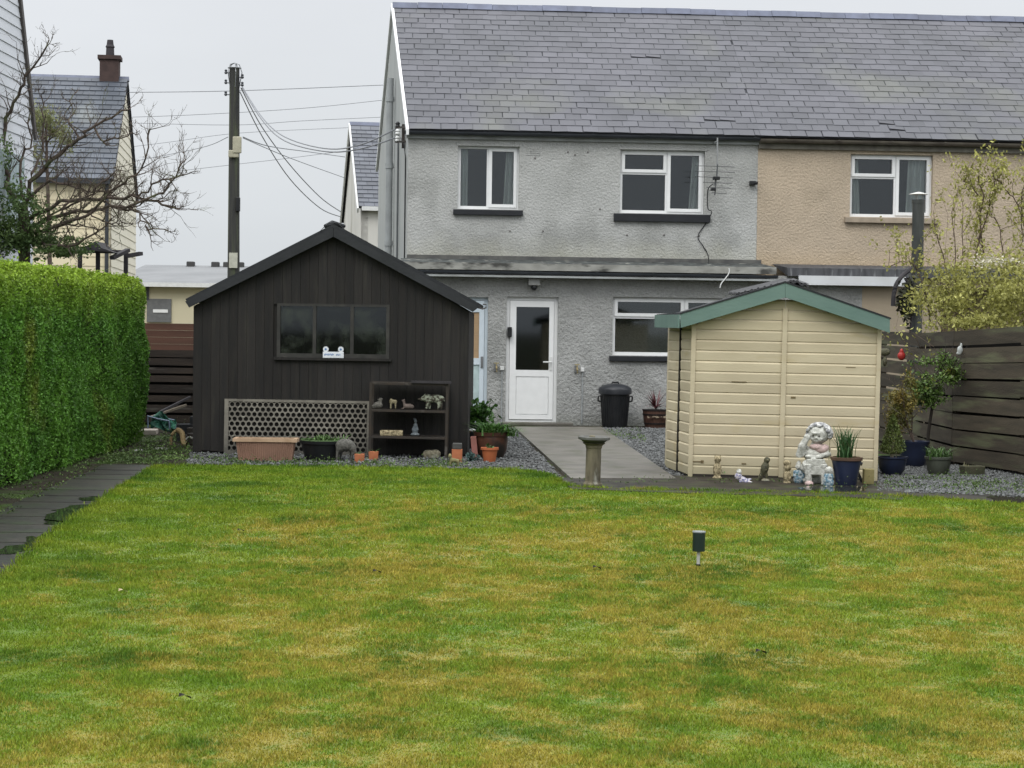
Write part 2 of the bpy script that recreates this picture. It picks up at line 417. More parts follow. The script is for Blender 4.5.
# a ragged fringe where the turf hangs over the path and paving
edge = []
for i in range(1, len(lawn_poly)-3):
    a = np.array(lawn_poly[i]); b = np.array(lawn_poly[i+1]); ln = np.linalg.norm(b-a); n = int(ln*520)
    t = rng.random((n, 1)); edge.append(a+(b-a)*t+rng.normal(size=(n, 2))*.035)
edge = np.concatenate(edge)
x = np.concatenate(gx+[edge[:, 0]]); y = np.concatenate(gy+[edge[:, 1]]); n = len(x)
hgt = (.0095+.0085*np.clip(y/14, .4, 1.4))*rng.uniform(.5, 1.35, n); cl_n = np.sin(x*7.1+2*np.sin(y*3.3))*np.sin(y*6.3+1.7*np.sin(x*4.1))+.7*np.sin(x*17+y*5+np.sin(y*13))*np.sin(y*15-x*6); hgt *= 1+.38*cl_n; hgt[-len(edge):] *= 1.5
wd = (.0014+.00023*y)*rng.uniform(.7, 1.3, n)
a = rng.uniform(0, 2*np.pi, n); l = rng.uniform(.1, 1.0, n)*hgt; la = 2.2*np.sin(x*2.7+y*1.9)+1.8*np.sin(y*3.9-x*1.3)+rng.normal(size=n)*2.0
B = np.stack([x, y, np.full(n, .010)], 1); sdv = np.stack([np.cos(a), np.sin(a), 0*a], 1)*wd[:, None]
T = B+np.stack([np.cos(la)*l, np.sin(la)*l, hgt], 1)
V = np.stack([B-sdv, B+sdv, T], 1).reshape(-1, 3)
tag(link('grass', raw_mesh('grass', V, 3), lawn_mat('grass blades', .42)), 'short mown grass of the lawn, green with straw coloured patches', kind='stuff')

# paths and gravel
wetc = M('wet concrete', (.044, .038, .030), (.020, .018, .015), ns=4, rough=.6, spec=.12, bump=.6, bs=14, c3=(.045, .052, .026), ns3=3.5, t3=.52, detail=10)
conc = M('path concrete', (.15, .14, .12), (.095, .09, .076), ns=2.2, rough=.55, spec=.3, bump=.4, bs=40, c3=(.085, .085, .06), ns3=3, t3=.53, detail=10)
pathp = [gp(514, 428.5), gp(571, 481), gp(676, 481), gp(601, 428.5)]
sheet('concrete_path', pathp, .03, conc, thick=.05)
pave = [gp(556, 480), gp(572, 491), gp(680, 495), gp(840, 499), gp(903, 502), gp(905, 488), gp(880, 483), gp(690, 477.5), gp(640, 478)]
sheet('paving_strip', pave, .022, wetc, thick=.05)
sp = [(-2.6, 6), (-2.9, 11.3), (-3.3, 14.2), (-3.5, 17.4), (-3.75, 20.9), (-4.46, 20.9), (-4.32, 17.2), (-4.15, 14.2), (-4.0, 11.0), (-3.8, 6)]
gpm = MB(); ys_ = np.interp
le = sorted([(p_[1], p_[0]) for p_ in sp[5:]]); ri = sorted([(p_[1], p_[0]) for p_ in sp[:5]])
yy0 = 6.0
while yy0 < 20.9:      # worn slabs with open joints
    yy1 = min(yy0+.62+random.uniform(-.05, .05), 20.9); e_ = .012
    x0a, x1a = [float(np.interp(yy0, [q[0] for q in s_], [q[1] for q in s_])) for s_ in (le, ri)]; x0b, x1b = [float(np.interp(yy1, [q[0] for q in s_], [q[1] for q in s_])) for s_ in (le, ri)]
    j_ = [random.uniform(-.03, .03) for _ in range(4)]; dz_ = random.uniform(-.001, .002)
    gpm.slab([(x0a+j_[0], yy0+e_), (x1a+.08, yy0+e_+.01*j_[1]), (x1b+.08, yy1-e_), (x0b+j_[2], yy1-e_+j_[3]*.3)], -.02, .007+dz_)
    yy0 = yy1
wets = M('wet slab', (.030, .026, .020), (.013, .012, .010), ns=4, rough=.45, spec=.2, bump=.7, bs=12, island=.22, c3=(.022, .03, .013), ns3=3, t3=.52, detail=10)
tag(gpm.build('garden_path', wets), kind='structure')
water = M('puddle water', (.02, .022, .018), (.03, .03, .024), rough=.03, spec=.6)
def puddle(pts, z=.011):
    ps = []
    for i in range(len(pts)):
        a = gp(*pts[i]); b = gp(*pts[(i+1) % len(pts)])
        for k in range(12):
            q = a.lerp(b, k/12); q.x += .10*noise.noise(q*4)+.05*noise.noise(q*11); q.y += .22*noise.noise(q*3+Vector((9, 0, 0)))+.10*noise.noise(q*9); ps.append(q)
    return sheet('puddle', ps, z, water)
puddle([(38, 523), (52, 512), (75, 506), (112, 504), (110, 512), (92, 521), (76, 531), (50, 531)])
puddle([(-8, 549), (15, 546), (54, 543), (50, 548), (34, 554), (-8, 557)])
puddle([(20, 541), (40, 536), (66, 534), (62, 539), (30, 545)])
puddle([(76, 500), (108, 498), (106, 502), (80, 503)])
puddle([(985, 498.5), (1000, 496), (1040, 497), (1040, 505), (1005, 504)], .016)
sheet('paving_strip.001', [gp(903, 489), gp(905, 502), gp(950, 503), gp(1060, 508), gp(1060, 499), gp(980, 494)], .011, wetc)
puddle([(800, 490.5), (830, 488.5), (868, 489.5), (862, 493.5), (815, 494)], .026)
grv = M('gravel stone', (.125, .13, .13), (.07, .074, .072), ns=30, rough=.65, island=.6, spec=.4)
gsh = M('gravel bed', (.10, .10, .10), (.06, .06, .058), ns=50, rough=.9, bump=1, bs=60)
gpolys = [[gp(186, 466), gp(190, 452), gp(466, 458), gp(470, 428), gp(514, 428.5), gp(571, 487), gp(548, 475), gp(534, 472.5), gp(430, 469), gp(300, 467)],
          [gp(600, 428.5), gp(672, 477), gp(690, 477), gp(720, 430)],
          [gp(878, 493), gp(878, 466), gp(950, 466), gp(1060, 474), gp(1060, 500), gp(985, 496)]]
GV = []
ic = np.array([(1, 0, 0), (-1, 0, 0), (0, 1, 0), (0, -1, 0), (0, 0, 1), (0, 0, -1)], float)
tri = [(0, 2, 4), (2, 1, 4), (1, 3, 4), (3, 0, 4), (2, 0, 5), (1, 2, 5), (3, 1, 5), (0, 3, 5)]
gv = []; gf = []; base = 0
for gi, pl in enumerate(gpolys):
    sheet('gravel_bed' if gi == 0 else 'gravel_bed.%03d' % gi, pl, .004+.0*gi, gsh)
    Q = np.array([tuple(p[:2]) for p in pl]); n = int(20000*[.75, .45, .6][gi])
    x = rng.uniform(Q[:, 0].min(), Q[:, 0].max(), n); y = rng.uniform(Q[:, 1].min(), Q[:, 1].max(), n); k = inpoly(x, y, Q)
    for X, Y in zip(x[k], y[k]):
        r = rng.uniform(.009, .024, 3); t = rng.uniform(0, 6.28); c, s = math.cos(t), math.sin(t)
        p = ic*r*rng.uniform(.8, 1.2, (6, 1)); q = np.stack([p[:, 0]*c-p[:, 1]*s, p[:, 0]*s+p[:, 1]*c, p[:, 2]*.8], 1)+(X, Y, .008+rng.random()*.012)
        gv.append(q); gf += [(base+a, base+b, base+c2) for a, b, c2 in tri]; base += 6
me = bpy.data.meshes.new('gravel'); me.from_pydata(np.concatenate(gv).tolist(), [], gf)
tag(link('gravel', me, grv), 'loose grey gravel beside the concrete path and sheds', kind='stuff')

# ------------------------------------------------------------------ the grey terraced house
HL = Vector((-1.77, 31.5, 0)); HR = (0, 0, R(3.5))
H = thing('terraced_house', 'grey roughcast end terrace house with slate roof, white windows and single storey back extension', 'house', HL, HR, 'terraced houses behind the garden')
NB = thing('terraced_house', 'tan roughcast terrace house joined on the right of the grey one', 'house', HL, HR, 'terraced houses behind the garden')
XB = L(H, 757, 210, 0).x
XE = L(H, 862, 300, -1.2).x
XN = 13.0
GS = -.075                       # gable plane leans off square
ZE = L(H, 600, 133, -.1).z       # eaves
ry = 3.7
ZR = L(H, 500, 8, ry).z
m_wall = M('grey roughcast', (.47, .475, .46), (.41, .415, .40), ns=2.2, rough=.9, bump=.8, bs=27, bdist=.03, detail=9, c3=(.33, .335, .32), ns3=.9, t3=.52, vor=2,
           zgrad=(3.35, 2.75, (.43, .42, .31), .55, .5))
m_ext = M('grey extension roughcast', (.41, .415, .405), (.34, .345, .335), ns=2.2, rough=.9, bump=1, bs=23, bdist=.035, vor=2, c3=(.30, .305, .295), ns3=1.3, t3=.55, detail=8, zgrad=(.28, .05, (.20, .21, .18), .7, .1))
m_gable = M('grey smooth render', (.39, .405, .395), (.34, .355, .35), ns=1.5, rough=.85, bump=.3, bs=30, stretch=(1, 1, .35))
m_tan = M('tan roughcast', (.52, .43, .325), (.45, .375, .285), ns=1.6, rough=.9, bump=.8, bs=27, vor=2, bdist=.03, detail=8, c3=(.36, .30, .22), ns3=.7, t3=.58,
          zgrad=(3.2, 2.7, (.50, .36, .18), .35, .4))
m_slate = M('roof slate', (.098, .098, .113), (.076, .078, .089), ns=.7, rough=.5, island=.14, spec=.3, bump=.3, bs=30, c3=(.105, .108, .10), ns3=.45, t3=.54)
m_lead = M('lead and felt', (.09, .10, .097), (.03, .03, .03), ns=7, rough=.85, spec=.1, bump=.6, bs=30, c3=(.42, .42, .37), ns3=6, t3=.60, stretch=(1, 1, 3))
m_ridge = M('ridge tile', (.12, .135, .19), (.09, .10, .14), ns=5, rough=.5, island=.15)

def rect(px0, px1, py0, py1, y, root=None):
    root = root or H; cx = (px0+px1)/2; cy = (py0+py1)/2
    return L(root, px0, cy, y).x, L(root, px1, cy, y).x, L(root, cx, py1, y).z, L(root, cx, py0, y).z
def window(root, r, y, lay, name='window', sill=None, curtains=(), label=None, room=True):
    """upvc window set back in the wall at local y; lay = list of (x0,x1,z0,z1,opens) in fractions"""
    x0, x1, z0, z1 = r; yy = y+.09; W = x1-x0; Hh = z1-z0
    f = MB(); ops = []; panes = []
    for a, b, c, d, op in lay:
        m = .05
        ox0 = x0+a*W+m*.5+(m*.5 if a == 0 else 0); ox1 = x0+b*W-m*.5-(m*.5 if b == 1 else 0)
        oz0 = z0+c*Hh+m*.5+(m*.6 if c == 0 else 0); oz1 = z0+d*Hh-m*.5-(m*.3 if d == 1 else 0)
        ops.append((ox0, ox1, oz0, oz1)); panes.append((ox0, ox1, oz0, oz1, op))
    f.holes(x0, x1, z0, z1, ops, yy, yy+.07)
    o = f.build(name, white, root, bevel=.004)
    if label: o['label'] = label
    for ox0, ox1, oz0, oz1, op in panes:
        if op:
            s = MB(); s.holes(ox0-.016, ox1+.016, oz0-.016, oz1+.016, [(ox0+.036, ox1-.036, oz0+.036, oz1-.036)], yy-.022, yy+.05)
            s.build('sash', white, o, bevel=.004)
        p = MB(); p.box(ox0+.0, ox1-.0, yy+.035, yy+.041, oz0, oz1); p.build('pane', pane_m, o)
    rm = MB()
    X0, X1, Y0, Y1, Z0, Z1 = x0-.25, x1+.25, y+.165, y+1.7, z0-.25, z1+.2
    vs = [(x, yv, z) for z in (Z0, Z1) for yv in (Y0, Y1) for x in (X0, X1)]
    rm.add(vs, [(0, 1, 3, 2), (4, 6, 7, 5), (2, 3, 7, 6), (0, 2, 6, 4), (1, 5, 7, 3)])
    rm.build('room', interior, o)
    for (a, b, tw) in curtains:      # folded cloth
        c = MB(); n = 22; vs = []
        for i in range(n+1):
            t = i/n; xx = x0+W*(a+(b-a)*t); wv = .03*math.sin(t*22)
            vs += [(xx+tw*W*.5, y+.215+wv, z0-.05), (xx, y+.205+wv, z1+.05)]
        c.add(vs, [(2*i, 2*i+2, 2*i+3, 2*i+1) for i in range(n)]); c.build('curtain', curtain_m, o)
    if sill:
        sm, ov, th, dep = sill
        c = MB(); c.add([(x0-ov, y-dep, z0-th), (x1+ov, y-dep, z0-th), (x1+ov, y+.1, z0-th), (x0-ov, y+.1, z0-th),
                         (x0-ov, y-dep, z0-.012), (x1+ov, y-dep, z0-.012), (x1+ov, y+.1, z0), (x0-ov, y+.1, z0)],
                        [(3, 2, 1, 0), (4, 5, 6, 7), (0, 1, 5, 4), (1, 2, 6, 5), (2, 3, 7, 6), (3, 0, 4, 7)])
        c.build('sill', sm, o, bevel=.006)
    return o
TWO = [(0, .5, 0, 1, 0), (.5, 1, 0, 1, 1)]
THREE = [(0, .56, .64, 1, 1), (0, .56, 0, .64, 0), (.56, 1, 0, 1, 1)]
w1 = rect(457.8, 519, 146.2, 209.3, 0); w2 = rect(620, 704.5, 150.2, 213.6, 0); w3 = rect(850.3, 932.6, 154.6, 217.4, 0)
k1 = rect(612.6, 722, 297.5, 356, -1.2)
d1 = rect(446, 487.5, 297, 419, -1.2); d2 = rect(506, 557.5, 296.8, 424, -1.2); d1 = (d1[0], d1[1], .03, d1[3]); d2 = (d2[0], d2[1], .05, d2[3])

mb = MB(); mb.holes(.0, XB, 0, ZE, [w1, w2], -.003, .26); mb.build('wall', m_wall, H)
# gable wall, leaning off square so that the far end shows beside the near corner
mb = MB(); gy2 = 7.4
gp_ = [(0, 0), (0, ZE), (ry, ZR-.05), (gy2, ZE), (gy2, 0)]
vs = [(GS*y-.003, y, z) for y, z in gp_]+[(GS*y+.25, y, z) for y, z in gp_]
n = 5; mb.add(vs, [tuple(range(n))[::-1], tuple(range(n, 2*n))]+[(i, (i+1) % n, (i+1) % n+n, i+n) for i in range(n)]); mb.build('gable_wall', m_gable, H)
mb = MB(); mb.box(GS*gy2, XB, gy2, gy2+.2, 0, ZE); mb.build('rear_wall', m_wall, H)
# slate roof with individual slates
m_under = M('roof deck', (.05, .052, .06), rough=.9)
def slate_roof(root, xl, xr, leftshear, seed, miss=()):
    r_ = random.Random(seed)
    th = math.atan2(ZR-ZE+.02, ry+.17); ct, st = math.cos(th), math.sin(th)
    y0, z0 = -.17, ZE+.0; S = math.hypot(ZR-z0, ry-y0)
    mb = MB()
    def pt(x, s, h): return (x, y0+s*ct-h*st, z0+s*st+h*ct)
    sh = lambda s: leftshear*(y0+s*ct)
    # deck and rear slope
    a = [(xl+sh(0), 0, 0), (xr, 0, 0), (xr, S, 0), (xl+sh(S), S, 0)]
    vs = [pt(x, s, -.03) for x, s, _ in a]+[pt(x, s, -.004) for x, s, _ in a]
    mb.add(vs, [(3, 2, 1, 0), (4, 5, 6, 7), (0, 1, 5, 4), (1, 2, 6, 5), (2, 3, 7, 6), (3, 0, 4, 7)], 1)
    yb = 7.6; zb = ZE
    vs = [(xl+leftshear*ry, ry, ZR), (xr, ry, ZR), (xr, yb, zb), (xl+leftshear*yb, yb, zb)]
    mb.add(vs+[(x, y, z-.04) for x, y, z in vs], [(0, 1, 2, 3), (7, 6, 5, 4), (0, 3, 7, 4), (3, 2, 6, 7), (1, 5, 6, 2)], 1)
    e = .207; rows = int(S/e)+1; wdt = .262
    for i in range(rows):
        s0 = i*e-.01; x = xl+sh(s0)-(wdt*.5 if i % 2 else 0)
        while x < xr:
            a0 = max(x+.0045, xl+sh(s0)); a1 = min(x+wdt-.0045, xr-.001)
            if a1-a0 > .03:
                t0 = s0+r_.gauss(0, .004); t1 = min(s0+e*1.25, S+.02); dx = r_.gauss(0, .0015); h0 = .013+r_.uniform(0, .004); sk = r_.gauss(0, .004)
                if any(abs(a0-mx) < .16 and i == mi for mx, mi in miss): t0 += .09; sk += .02
                dsh = sh(t1)-sh(t0)*1
                q = [pt(a0+dx, t0+sk, h0), pt(a1+dx, t0-sk, h0), pt(a1+dx, t1, .006), pt(a0+dx+(dsh if a0 < xl+sh(s0)+.02 else 0), t1, .006),
                     pt(a0+dx, t0+sk, h0-.009), pt(a1+dx, t0-sk, h0-.009)]
                mb.add(q, [(0, 1, 2, 3), (4, 5, 1, 0)], 0)
            x += wdt+r_.gauss(0, .004)
    o = mb.build('roof', [m_slate, m_under], root)
    rd = MB(); x = xl+leftshear*ry-.02
    while x < xr:
        x2 = min(x+.46, xr)
        zz = ZR+.02+.006*math.sin(x*3)
        rd.add([(x, ry-.16, zz-.08), (x, ry-.05, zz+.04), (x, ry+.05, zz+.04), (x, ry+.16, zz-.08),
                (x2-.006, ry-.16, zz-.08), (x2-.006, ry-.05, zz+.04), (x2-.006, ry+.05, zz+.04), (x2-.006, ry+.16, zz-.08)],
               [(0, 4, 5, 1), (1, 5, 6, 2), (2, 6, 7, 3), (3, 7, 4, 0), (0, 1, 2, 3), (7, 6, 5, 4)])
        x += .46
    rd.build('ridge_tiles', m_ridge, o)
    return o, pt, S
ms_ = [(L(H, 716, 122, 0).x, 2), (L(H, 878, 124, 0).x, 2), (L(H, 890, 124, 0).x, 1), (L(H, 640, 60, 1.8).x, 13)]
rfH, rpt, RS = slate_roof(H, .0, XB, GS, 3, ms_)
rfN, _, _ = slate_roof(NB, XB+.002, XN, 0, 5, ms_)
# verge boards
for y0_, z0_, y1_, z1_ in ((-.2, ZE-.04, ry, ZR-.0), (7.6, ZE-.04, ry, ZR-.0)):
    v = MB(); h = .13
    v.add([(GS*y-.05+dx, y, z+dz) for dx in (0, .045) for (y, z, dz) in ((y0_, z0_, -.06), (y1_, z1_, -.06), (y1_, z1_, .035), (y0_, z0_, .035))],
          [(0, 1, 2, 3), (7, 6, 5, 4), (0, 3, 7, 4), (1, 5, 6, 2), (3, 2, 6, 7), (0, 4, 5, 1)]); v.build('verge_board', white, rfH)
# fascia and gutters
def gutter(root, x0, x1, y, z, mat, r=.055):
    g = MB(); n = 8; vs = []; 
    for x in (x0, x1):
        for rr in (r, r-.006):
            for k in range(n+1):
                t = math.pi*k/n; vs.append((x, y-rr*math.cos(t), z-rr*math.sin(t)))
    m = n+1; fs = []
    for k in range(n):
        fs += [(k, k+1, 2*m+k+1, 2*m+k), (m+k, 3*m+k, 3*m+k+1, m+k+1)]
    fs += [(0, 2*m, 3*m, m), (n, m+n, 3*m+n, 2*m+n)]
    g.add(vs, fs); 
    for xx in np.arange(x0+.4, x1, .9): g.box(xx, xx+.03, y-r-.004, y+r, z-.012, z+.004)
    return g.build('gutter', mat, root, smooth=True)
gut_d = M('dark gutter', (.05, .055, .065), (.035, .04, .045), rough=.4, ns=3)
gut_l = M('grey gutter', (.36, .38, .38), (.22, .23, .22), rough=.5, ns=3, stretch=(1, 4, 4))
gut_b = M('brown grey gutter', (.15, .135, .11), (.07, .06, .052), rough=.5, ns=4)
f = MB(); f.box(-.03, XB, -.06, -.003, ZE-.14, ZE-.02); f.build('fascia', gut_l, rfH)
gutter(rfH, -.06, XB, -.13, ZE-.03, gut_d)
f = MB(); f.box(XB+.003, XN, -.06, -.003, ZE-.20, ZE-.02); f.build('fascia', M('tan fascia', (.19, .18, .15), (.13, .12, .10), rough=.6), rfN)
gutter(rfN, XB+.01, XN, -.135, ZE-.05, gut_b, .062)
window(H, w1, 0, TWO, sill=(sill_black, .07, .10, .07), curtains=((-.02, .17, .0), (.80, 1.02, -.10)), label='two light upstairs window with pale curtains')
window(H, w2, 0, THREE, sill=(sill_black, .10, .14, .07), curtains=((.88, 1.03, -.1),), label='three light upstairs window above a black sill')
# hood shadow lip above windows
for (x0, x1, z0, z1) in (w1, w2):
    for i, dz in enumerate((-.012,)):
        s = MB(); s.box(x0-.03, x1+.03, -.014, .09, z1+.002, z1+.03); s.build('lintel_bead', m_wall, H)
mb = MB(); x, z = L(H, 534, 152, 0).x, L(H, 534, 152, 0).z
for k in range(4): mb.box(x-.13, x+.1, -.012, -.0, z+.05-k*.035, z+.072-k*.035)
mb.build('air_vent', m_wall, H)
# little fixings left in the render
fx = MB()
for pi, p in enumerate(((535, 158), (543, 231), (510, 231), (575, 155), (588, 152), (568, 152), (664, 235), (627, 235), (600, 209), (699, 236))):
    fx = MB(); q = L(H, p[0], p[1], 0); fx.ell((q.x, -.012, q.z), (.015, .012, .015), 8); fx.build('wall_plug', M('rusty plug', (.17, .16, .15), rough=.8), H)
q = L(H, 752, 183, 0); mb = MB(); mb.box(q.x-.05, q.x+.05, -.10, .0, q.z-.04, q.z+.03); mb.tube([(q.x, -.06, q.z), (q.x+.07, -.12, q.z-.01)], .03); mb.build('pipe_outlet', blackplastic, H, bevel=.01)
# soil vent pipe on the gable
def gpt(y, z, off=.0): return (GS*y-.005-off, y, z)
pm = M('grey painted pipe', (.33, .35, .355), (.27, .285, .29), rough=.6, ns=4)
yv = 3.0
zt = CAMZ+(323-80)*34.6/F
mb = MB(); mb.tube([gpt(yv, .0, .09), gpt(yv, zt, .09)], .062, 12)
for z in (1.9, 3.0, 4.4, 5.6): mb.tube([gpt(yv, z, .09), gpt(yv, z+.09, .09)], .075, 12); mb.box(GS*yv-.1, GS*yv, yv-.02, yv+.02, z+.02, z+.05)
mb.build('soil_pipe', pm, H, smooth=True)
mb = MB(); mb.tube([gpt(1.7, .0, .03), gpt(1.7, 4.9, .03)], .018, 8); mb.build('conduit', M('dark conduit', (.12, .13, .135), rough=.6), H)
mb = MB(); mb.tube([gpt(.25, 1.5, .015), gpt(.25, 4.35, .015), gpt(.4, 4.6, .03), gpt(.9, 4.75, .05)], .012, 6); mb.build('phone_cable', blackplastic, H)
mb = MB(); mb.box(GS*3.8-.10, GS*3.8, 3.72, 3.86, 2.62, 2.78); mb.build('vent_cowl', blackplastic, H, bevel=.01)
# wire bracket on the gable corner
BR = thing('wire_bracket', 'dark iron bracket with insulators on the gable below the verge', 'bracket', tuple(H.matrix_basis @ Vector((GS*.6-.01, .6, 4.75))), HR)
iron = M('rusty iron', (.07, .065, .06), (.05, .04, .035), rough=.7)
mb = MB(); mb.box(-.05, .0, -.03, .03, -.2, .2); mb.beam((-.15, 0, .14), (.1, -.25, .14), .03, .03); mb.beam((-.15, 0, -.1), (.1, -.25, -.1), .03, .03); mb.build('arm', iron, BR)
for z in (.16, -.08, .02): 
    mb = MB(); mb.lathe([(.02, -.02), (.045, .0), (.03, .03), (.045, .05), (.02, .08)], (-.12, -.02 if z != .02 else -.2, z), 10); mb.build('insulator', blackplastic if z > .1 else offwhite, BR, smooth=True)

# ------ back extension
EZ = 2.36
zt0 = L(H, 560, 260.5, 0).z; zt1 = L(H, 560, 264, -1.32).z; zf0 = L(H, 560, 271, -1.32).z
mb = MB(); mb.holes(.0, XE, 0, zf0-.02, [d1, d2, k1], -1.2, -.98); mb.box(.0, .2, -.975, -.003, 0, zf0-.02)
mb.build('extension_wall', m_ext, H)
ro = MB(); ro.add([(-.1, -.004, zt0-.06), (XB+.08, -.004, zt0-.06), (XB+.08, -.004, zt0), (-.1, -.004, zt0), (-.1, -1.3, zt1-.06), (XB+.08, -1.3, zt1-.06), (XB+.08, -1.3, zt1), (-.1, -1.3, zt1)],
                  [(4, 5, 6, 7), (7, 6, 2, 3), (0, 1, 5, 4), (0, 4, 7, 3), (1, 2, 6, 5)])
exr = ro.build('extension_roof', m_lead, H)
f = MB(); f.box(-.12, XB+.08, -1.335, -1.303, zf0-.0, zt1+.0); f.build('fascia', M('stained cement fascia', (.34, .34, .31), (.22, .22, .20), ns=3, rough=.8, c3=(.06, .06, .055), ns3=2.6, t3=.55, stretch=(1, 1, 2.5)), exr)
fl = MB(); fl.box(0, XB+.08, -.03, -.004, zt0-.005, zt0+.06); fl.build('flashing', M('lead flashing', (.07, .07, .07), (.12, .12, .11), rough=.6, ns=6), exr)
gutter(exr, -.1, XB+.085, -1.40, zf0-.02, gut_d, .05)
s = MB(); s.box(-.1, XB+.08, -1.46, -1.21, zf0-.115, zf0-.085); s.build('soffit_board', gut_l, exr)
# kitchen window
window(H, k1, -1.2, [(0, .66, .66, 1, 1), (0, .66, 0, .66, 0), (.66, 1, 0, 1, 1)], sill=(sill_black, .05, .09, .06), label='wide ground floor window of the extension')
# doors
DO = MB(); x0, x1, z0, z1 = d2; yy = -1.12
DO.holes(x0, x1, z0, z1, [(x0+.055, x1-.055, z0+.03, z1-.06)], yy, yy+.07)
DR = DO.build('door', white, H, bevel=.005); DR['label'] = 'white back door with dark glass upper half'
pr = rect(516, 549, 307, 370, -1.12); pn = rect(515.5, 548.5, 376.5, 415, -1.12)
lf = MB(); lf.holes(x0+.06, x1-.06, z0+.04, z1-.065, [pr, pn], yy-.02, yy+.04); lf.build('door_leaf', white, DR, bevel=.004)
g = MB(); g.box(pr[0], pr[1], yy+.01, yy+.016, pr[2], pr[3]); g.build('pane', glass('door glass', (.30, .33, .35), refl=.02), DR)
g = MB(); g.box(pn[0]+.012, pn[1]-.012, yy-.012, yy+.03, pn[2]+.012, pn[3]-.012); g.box(pn[0], pn[1], yy-.002, yy+.02, pn[2], pn[3]); g.build('door_panel', white, DR, bevel=.006)
hx, hz = L(H, 549, 362, -1.13).x, L(H, 549, 362, -1.13).z
g = MB(); g.box(hx+.015, hx+.05, yy-.035, yy-.021, hz-.13, hz+.08); g.tube([(hx+.03, yy-.03, hz), (hx+.03, yy-.075, hz), (hx-.10, yy-.078, hz)], .012); g.build('handle', offwhite, DR, smooth=True)
g = MB(); q = L(H, 509.5, 332, -1.15); g.box(q.x-.03, q.x+.035, -1.235, -1.125, q.z-.08, q.z+.08); g.build('key_safe', blackplastic, DR, bevel=.01)
rm = MB(); vs = [(x, yv_, z) for z in (z0-.1, z1+.2) for yv_ in (-.95, -.1) for x in (x0-.2, x1+.2)]
rm.add(vs, [(0, 1, 3, 2), (4, 6, 7, 5), (2, 3, 7, 6), (0, 2, 6, 4), (1, 5, 7, 3)]); rm.build('room', interior, DR)
th = MB(); th.box(x0-.05, x1+.25, -1.42, -1.12, 0, .048); th.build('threshold', conc, DR, bevel=.008)
x0, x1, z0, z1 = d1; bluew = M('pale blue door paint', (.62, .70, .76), (.58, .66, .72), rough=.4)
D1 = MB(); D1.holes(x0, x1, z0, z1, [(x0+.05, x1-.05, z0+.03, z1-.05)], yy, yy+.07); D1 = D1.build('door', bluew, H, bevel=.004); D1['label'] = 'pale blue half glazed door beside the dark shed'
u = rect(452, 479, 312, 358, -1.12); lo = rect(452, 479, 364.5, 412, -1.12)
lf = MB(); lf.holes(x0+.055, x1-.055, z0+.04, z1-.055, [u, lo], yy-.02, yy+.04); lf.build('door_leaf', bluew, D1, bevel=.004)
g = MB(); g.box(u[0], u[1], yy+.0, yy+.01, u[2], u[3]); g.build('blind', M('cane blind', (.42, .29, .17), (.36, .25, .15), stretch=(1, 1, 30), ns=3), D1)
g = MB(); g.box(lo[0], lo[1], yy+.0, yy+.01, lo[2], lo[3]); g.build('door_panel', M('frosted panel', (.50, .62, .62), rough=.25), D1)
q = L(H, 482, 362, -1.14); g = MB(); g.box(q.x-.02, q.x+.02, yy-.04, yy-.021, q.z-.09, q.z+.09); g.build('handle', steel, D1, bevel=.004)
# security light
q = H.matrix_basis @ L(H, 534, 283, -1.2)
SLt = thing('security_light', 'grey outdoor floodlight with black sensor above the white door', 'light', q, HR)
mb = MB(); mb.box(-.10, .09, -.16, -.02, -.04, .07); mb.box(-.03, .03, -.02, 0, -.05, .05); mb.build('lamp_housing', M('grey enamel', (.34, .34, .33), rough=.5), SLt, bevel=.012)
mb = MB(); mb.ell((-.005, -.11, -.075), (.05, .05, .045), 12); mb.box(-.03, .02, -.13, -.08, -.05, -.035); mb.build('sensor', blackplastic, SLt, smooth=True)
# outdoor taps
brass = M('brass tap', (.45, .38, .22), rough=.4, metal=.6)
def tap(px, py, lab):
    q = H.matrix_basis @ L(H, px, py, -1.2)
    t = thing('outdoor_tap', lab, 'tap', q, HR, 'outdoor taps on the extension wall')
    m = MB(); m.tube([(-.06, -.0, .02), (-.06, -.07, .02), (-.06, -.12, -.01), (-.06, -.12, -.06)], .017); m.tube([(-.06, -.06, .02), (-.06, -.06, .075)], .01); m.beam((-.10, -.06, .08), (-.02, -.06, .08), .015, .015); m.build('spout', brass, t, smooth=True)
    m = MB(); m.box(-.0, .06, -.05, 0, -.035, .03); m.build('valve_box', offwhite, t, bevel=.008)
    m = MB(); m.tube([(.03, -.02, -.03), (.03, -.022, -q.z+.04)], .011); m.build('pipe', pm, t)
    m = MB(); m.box(-.10, -.05, -.02, 0, -.05, .06); m.build('back_plate', steel, t)
tap(500, 368, 'garden tap on the wall between the blue door and the white door')
tap(580.5, 369.5, 'garden tap on the wall right of the white door')

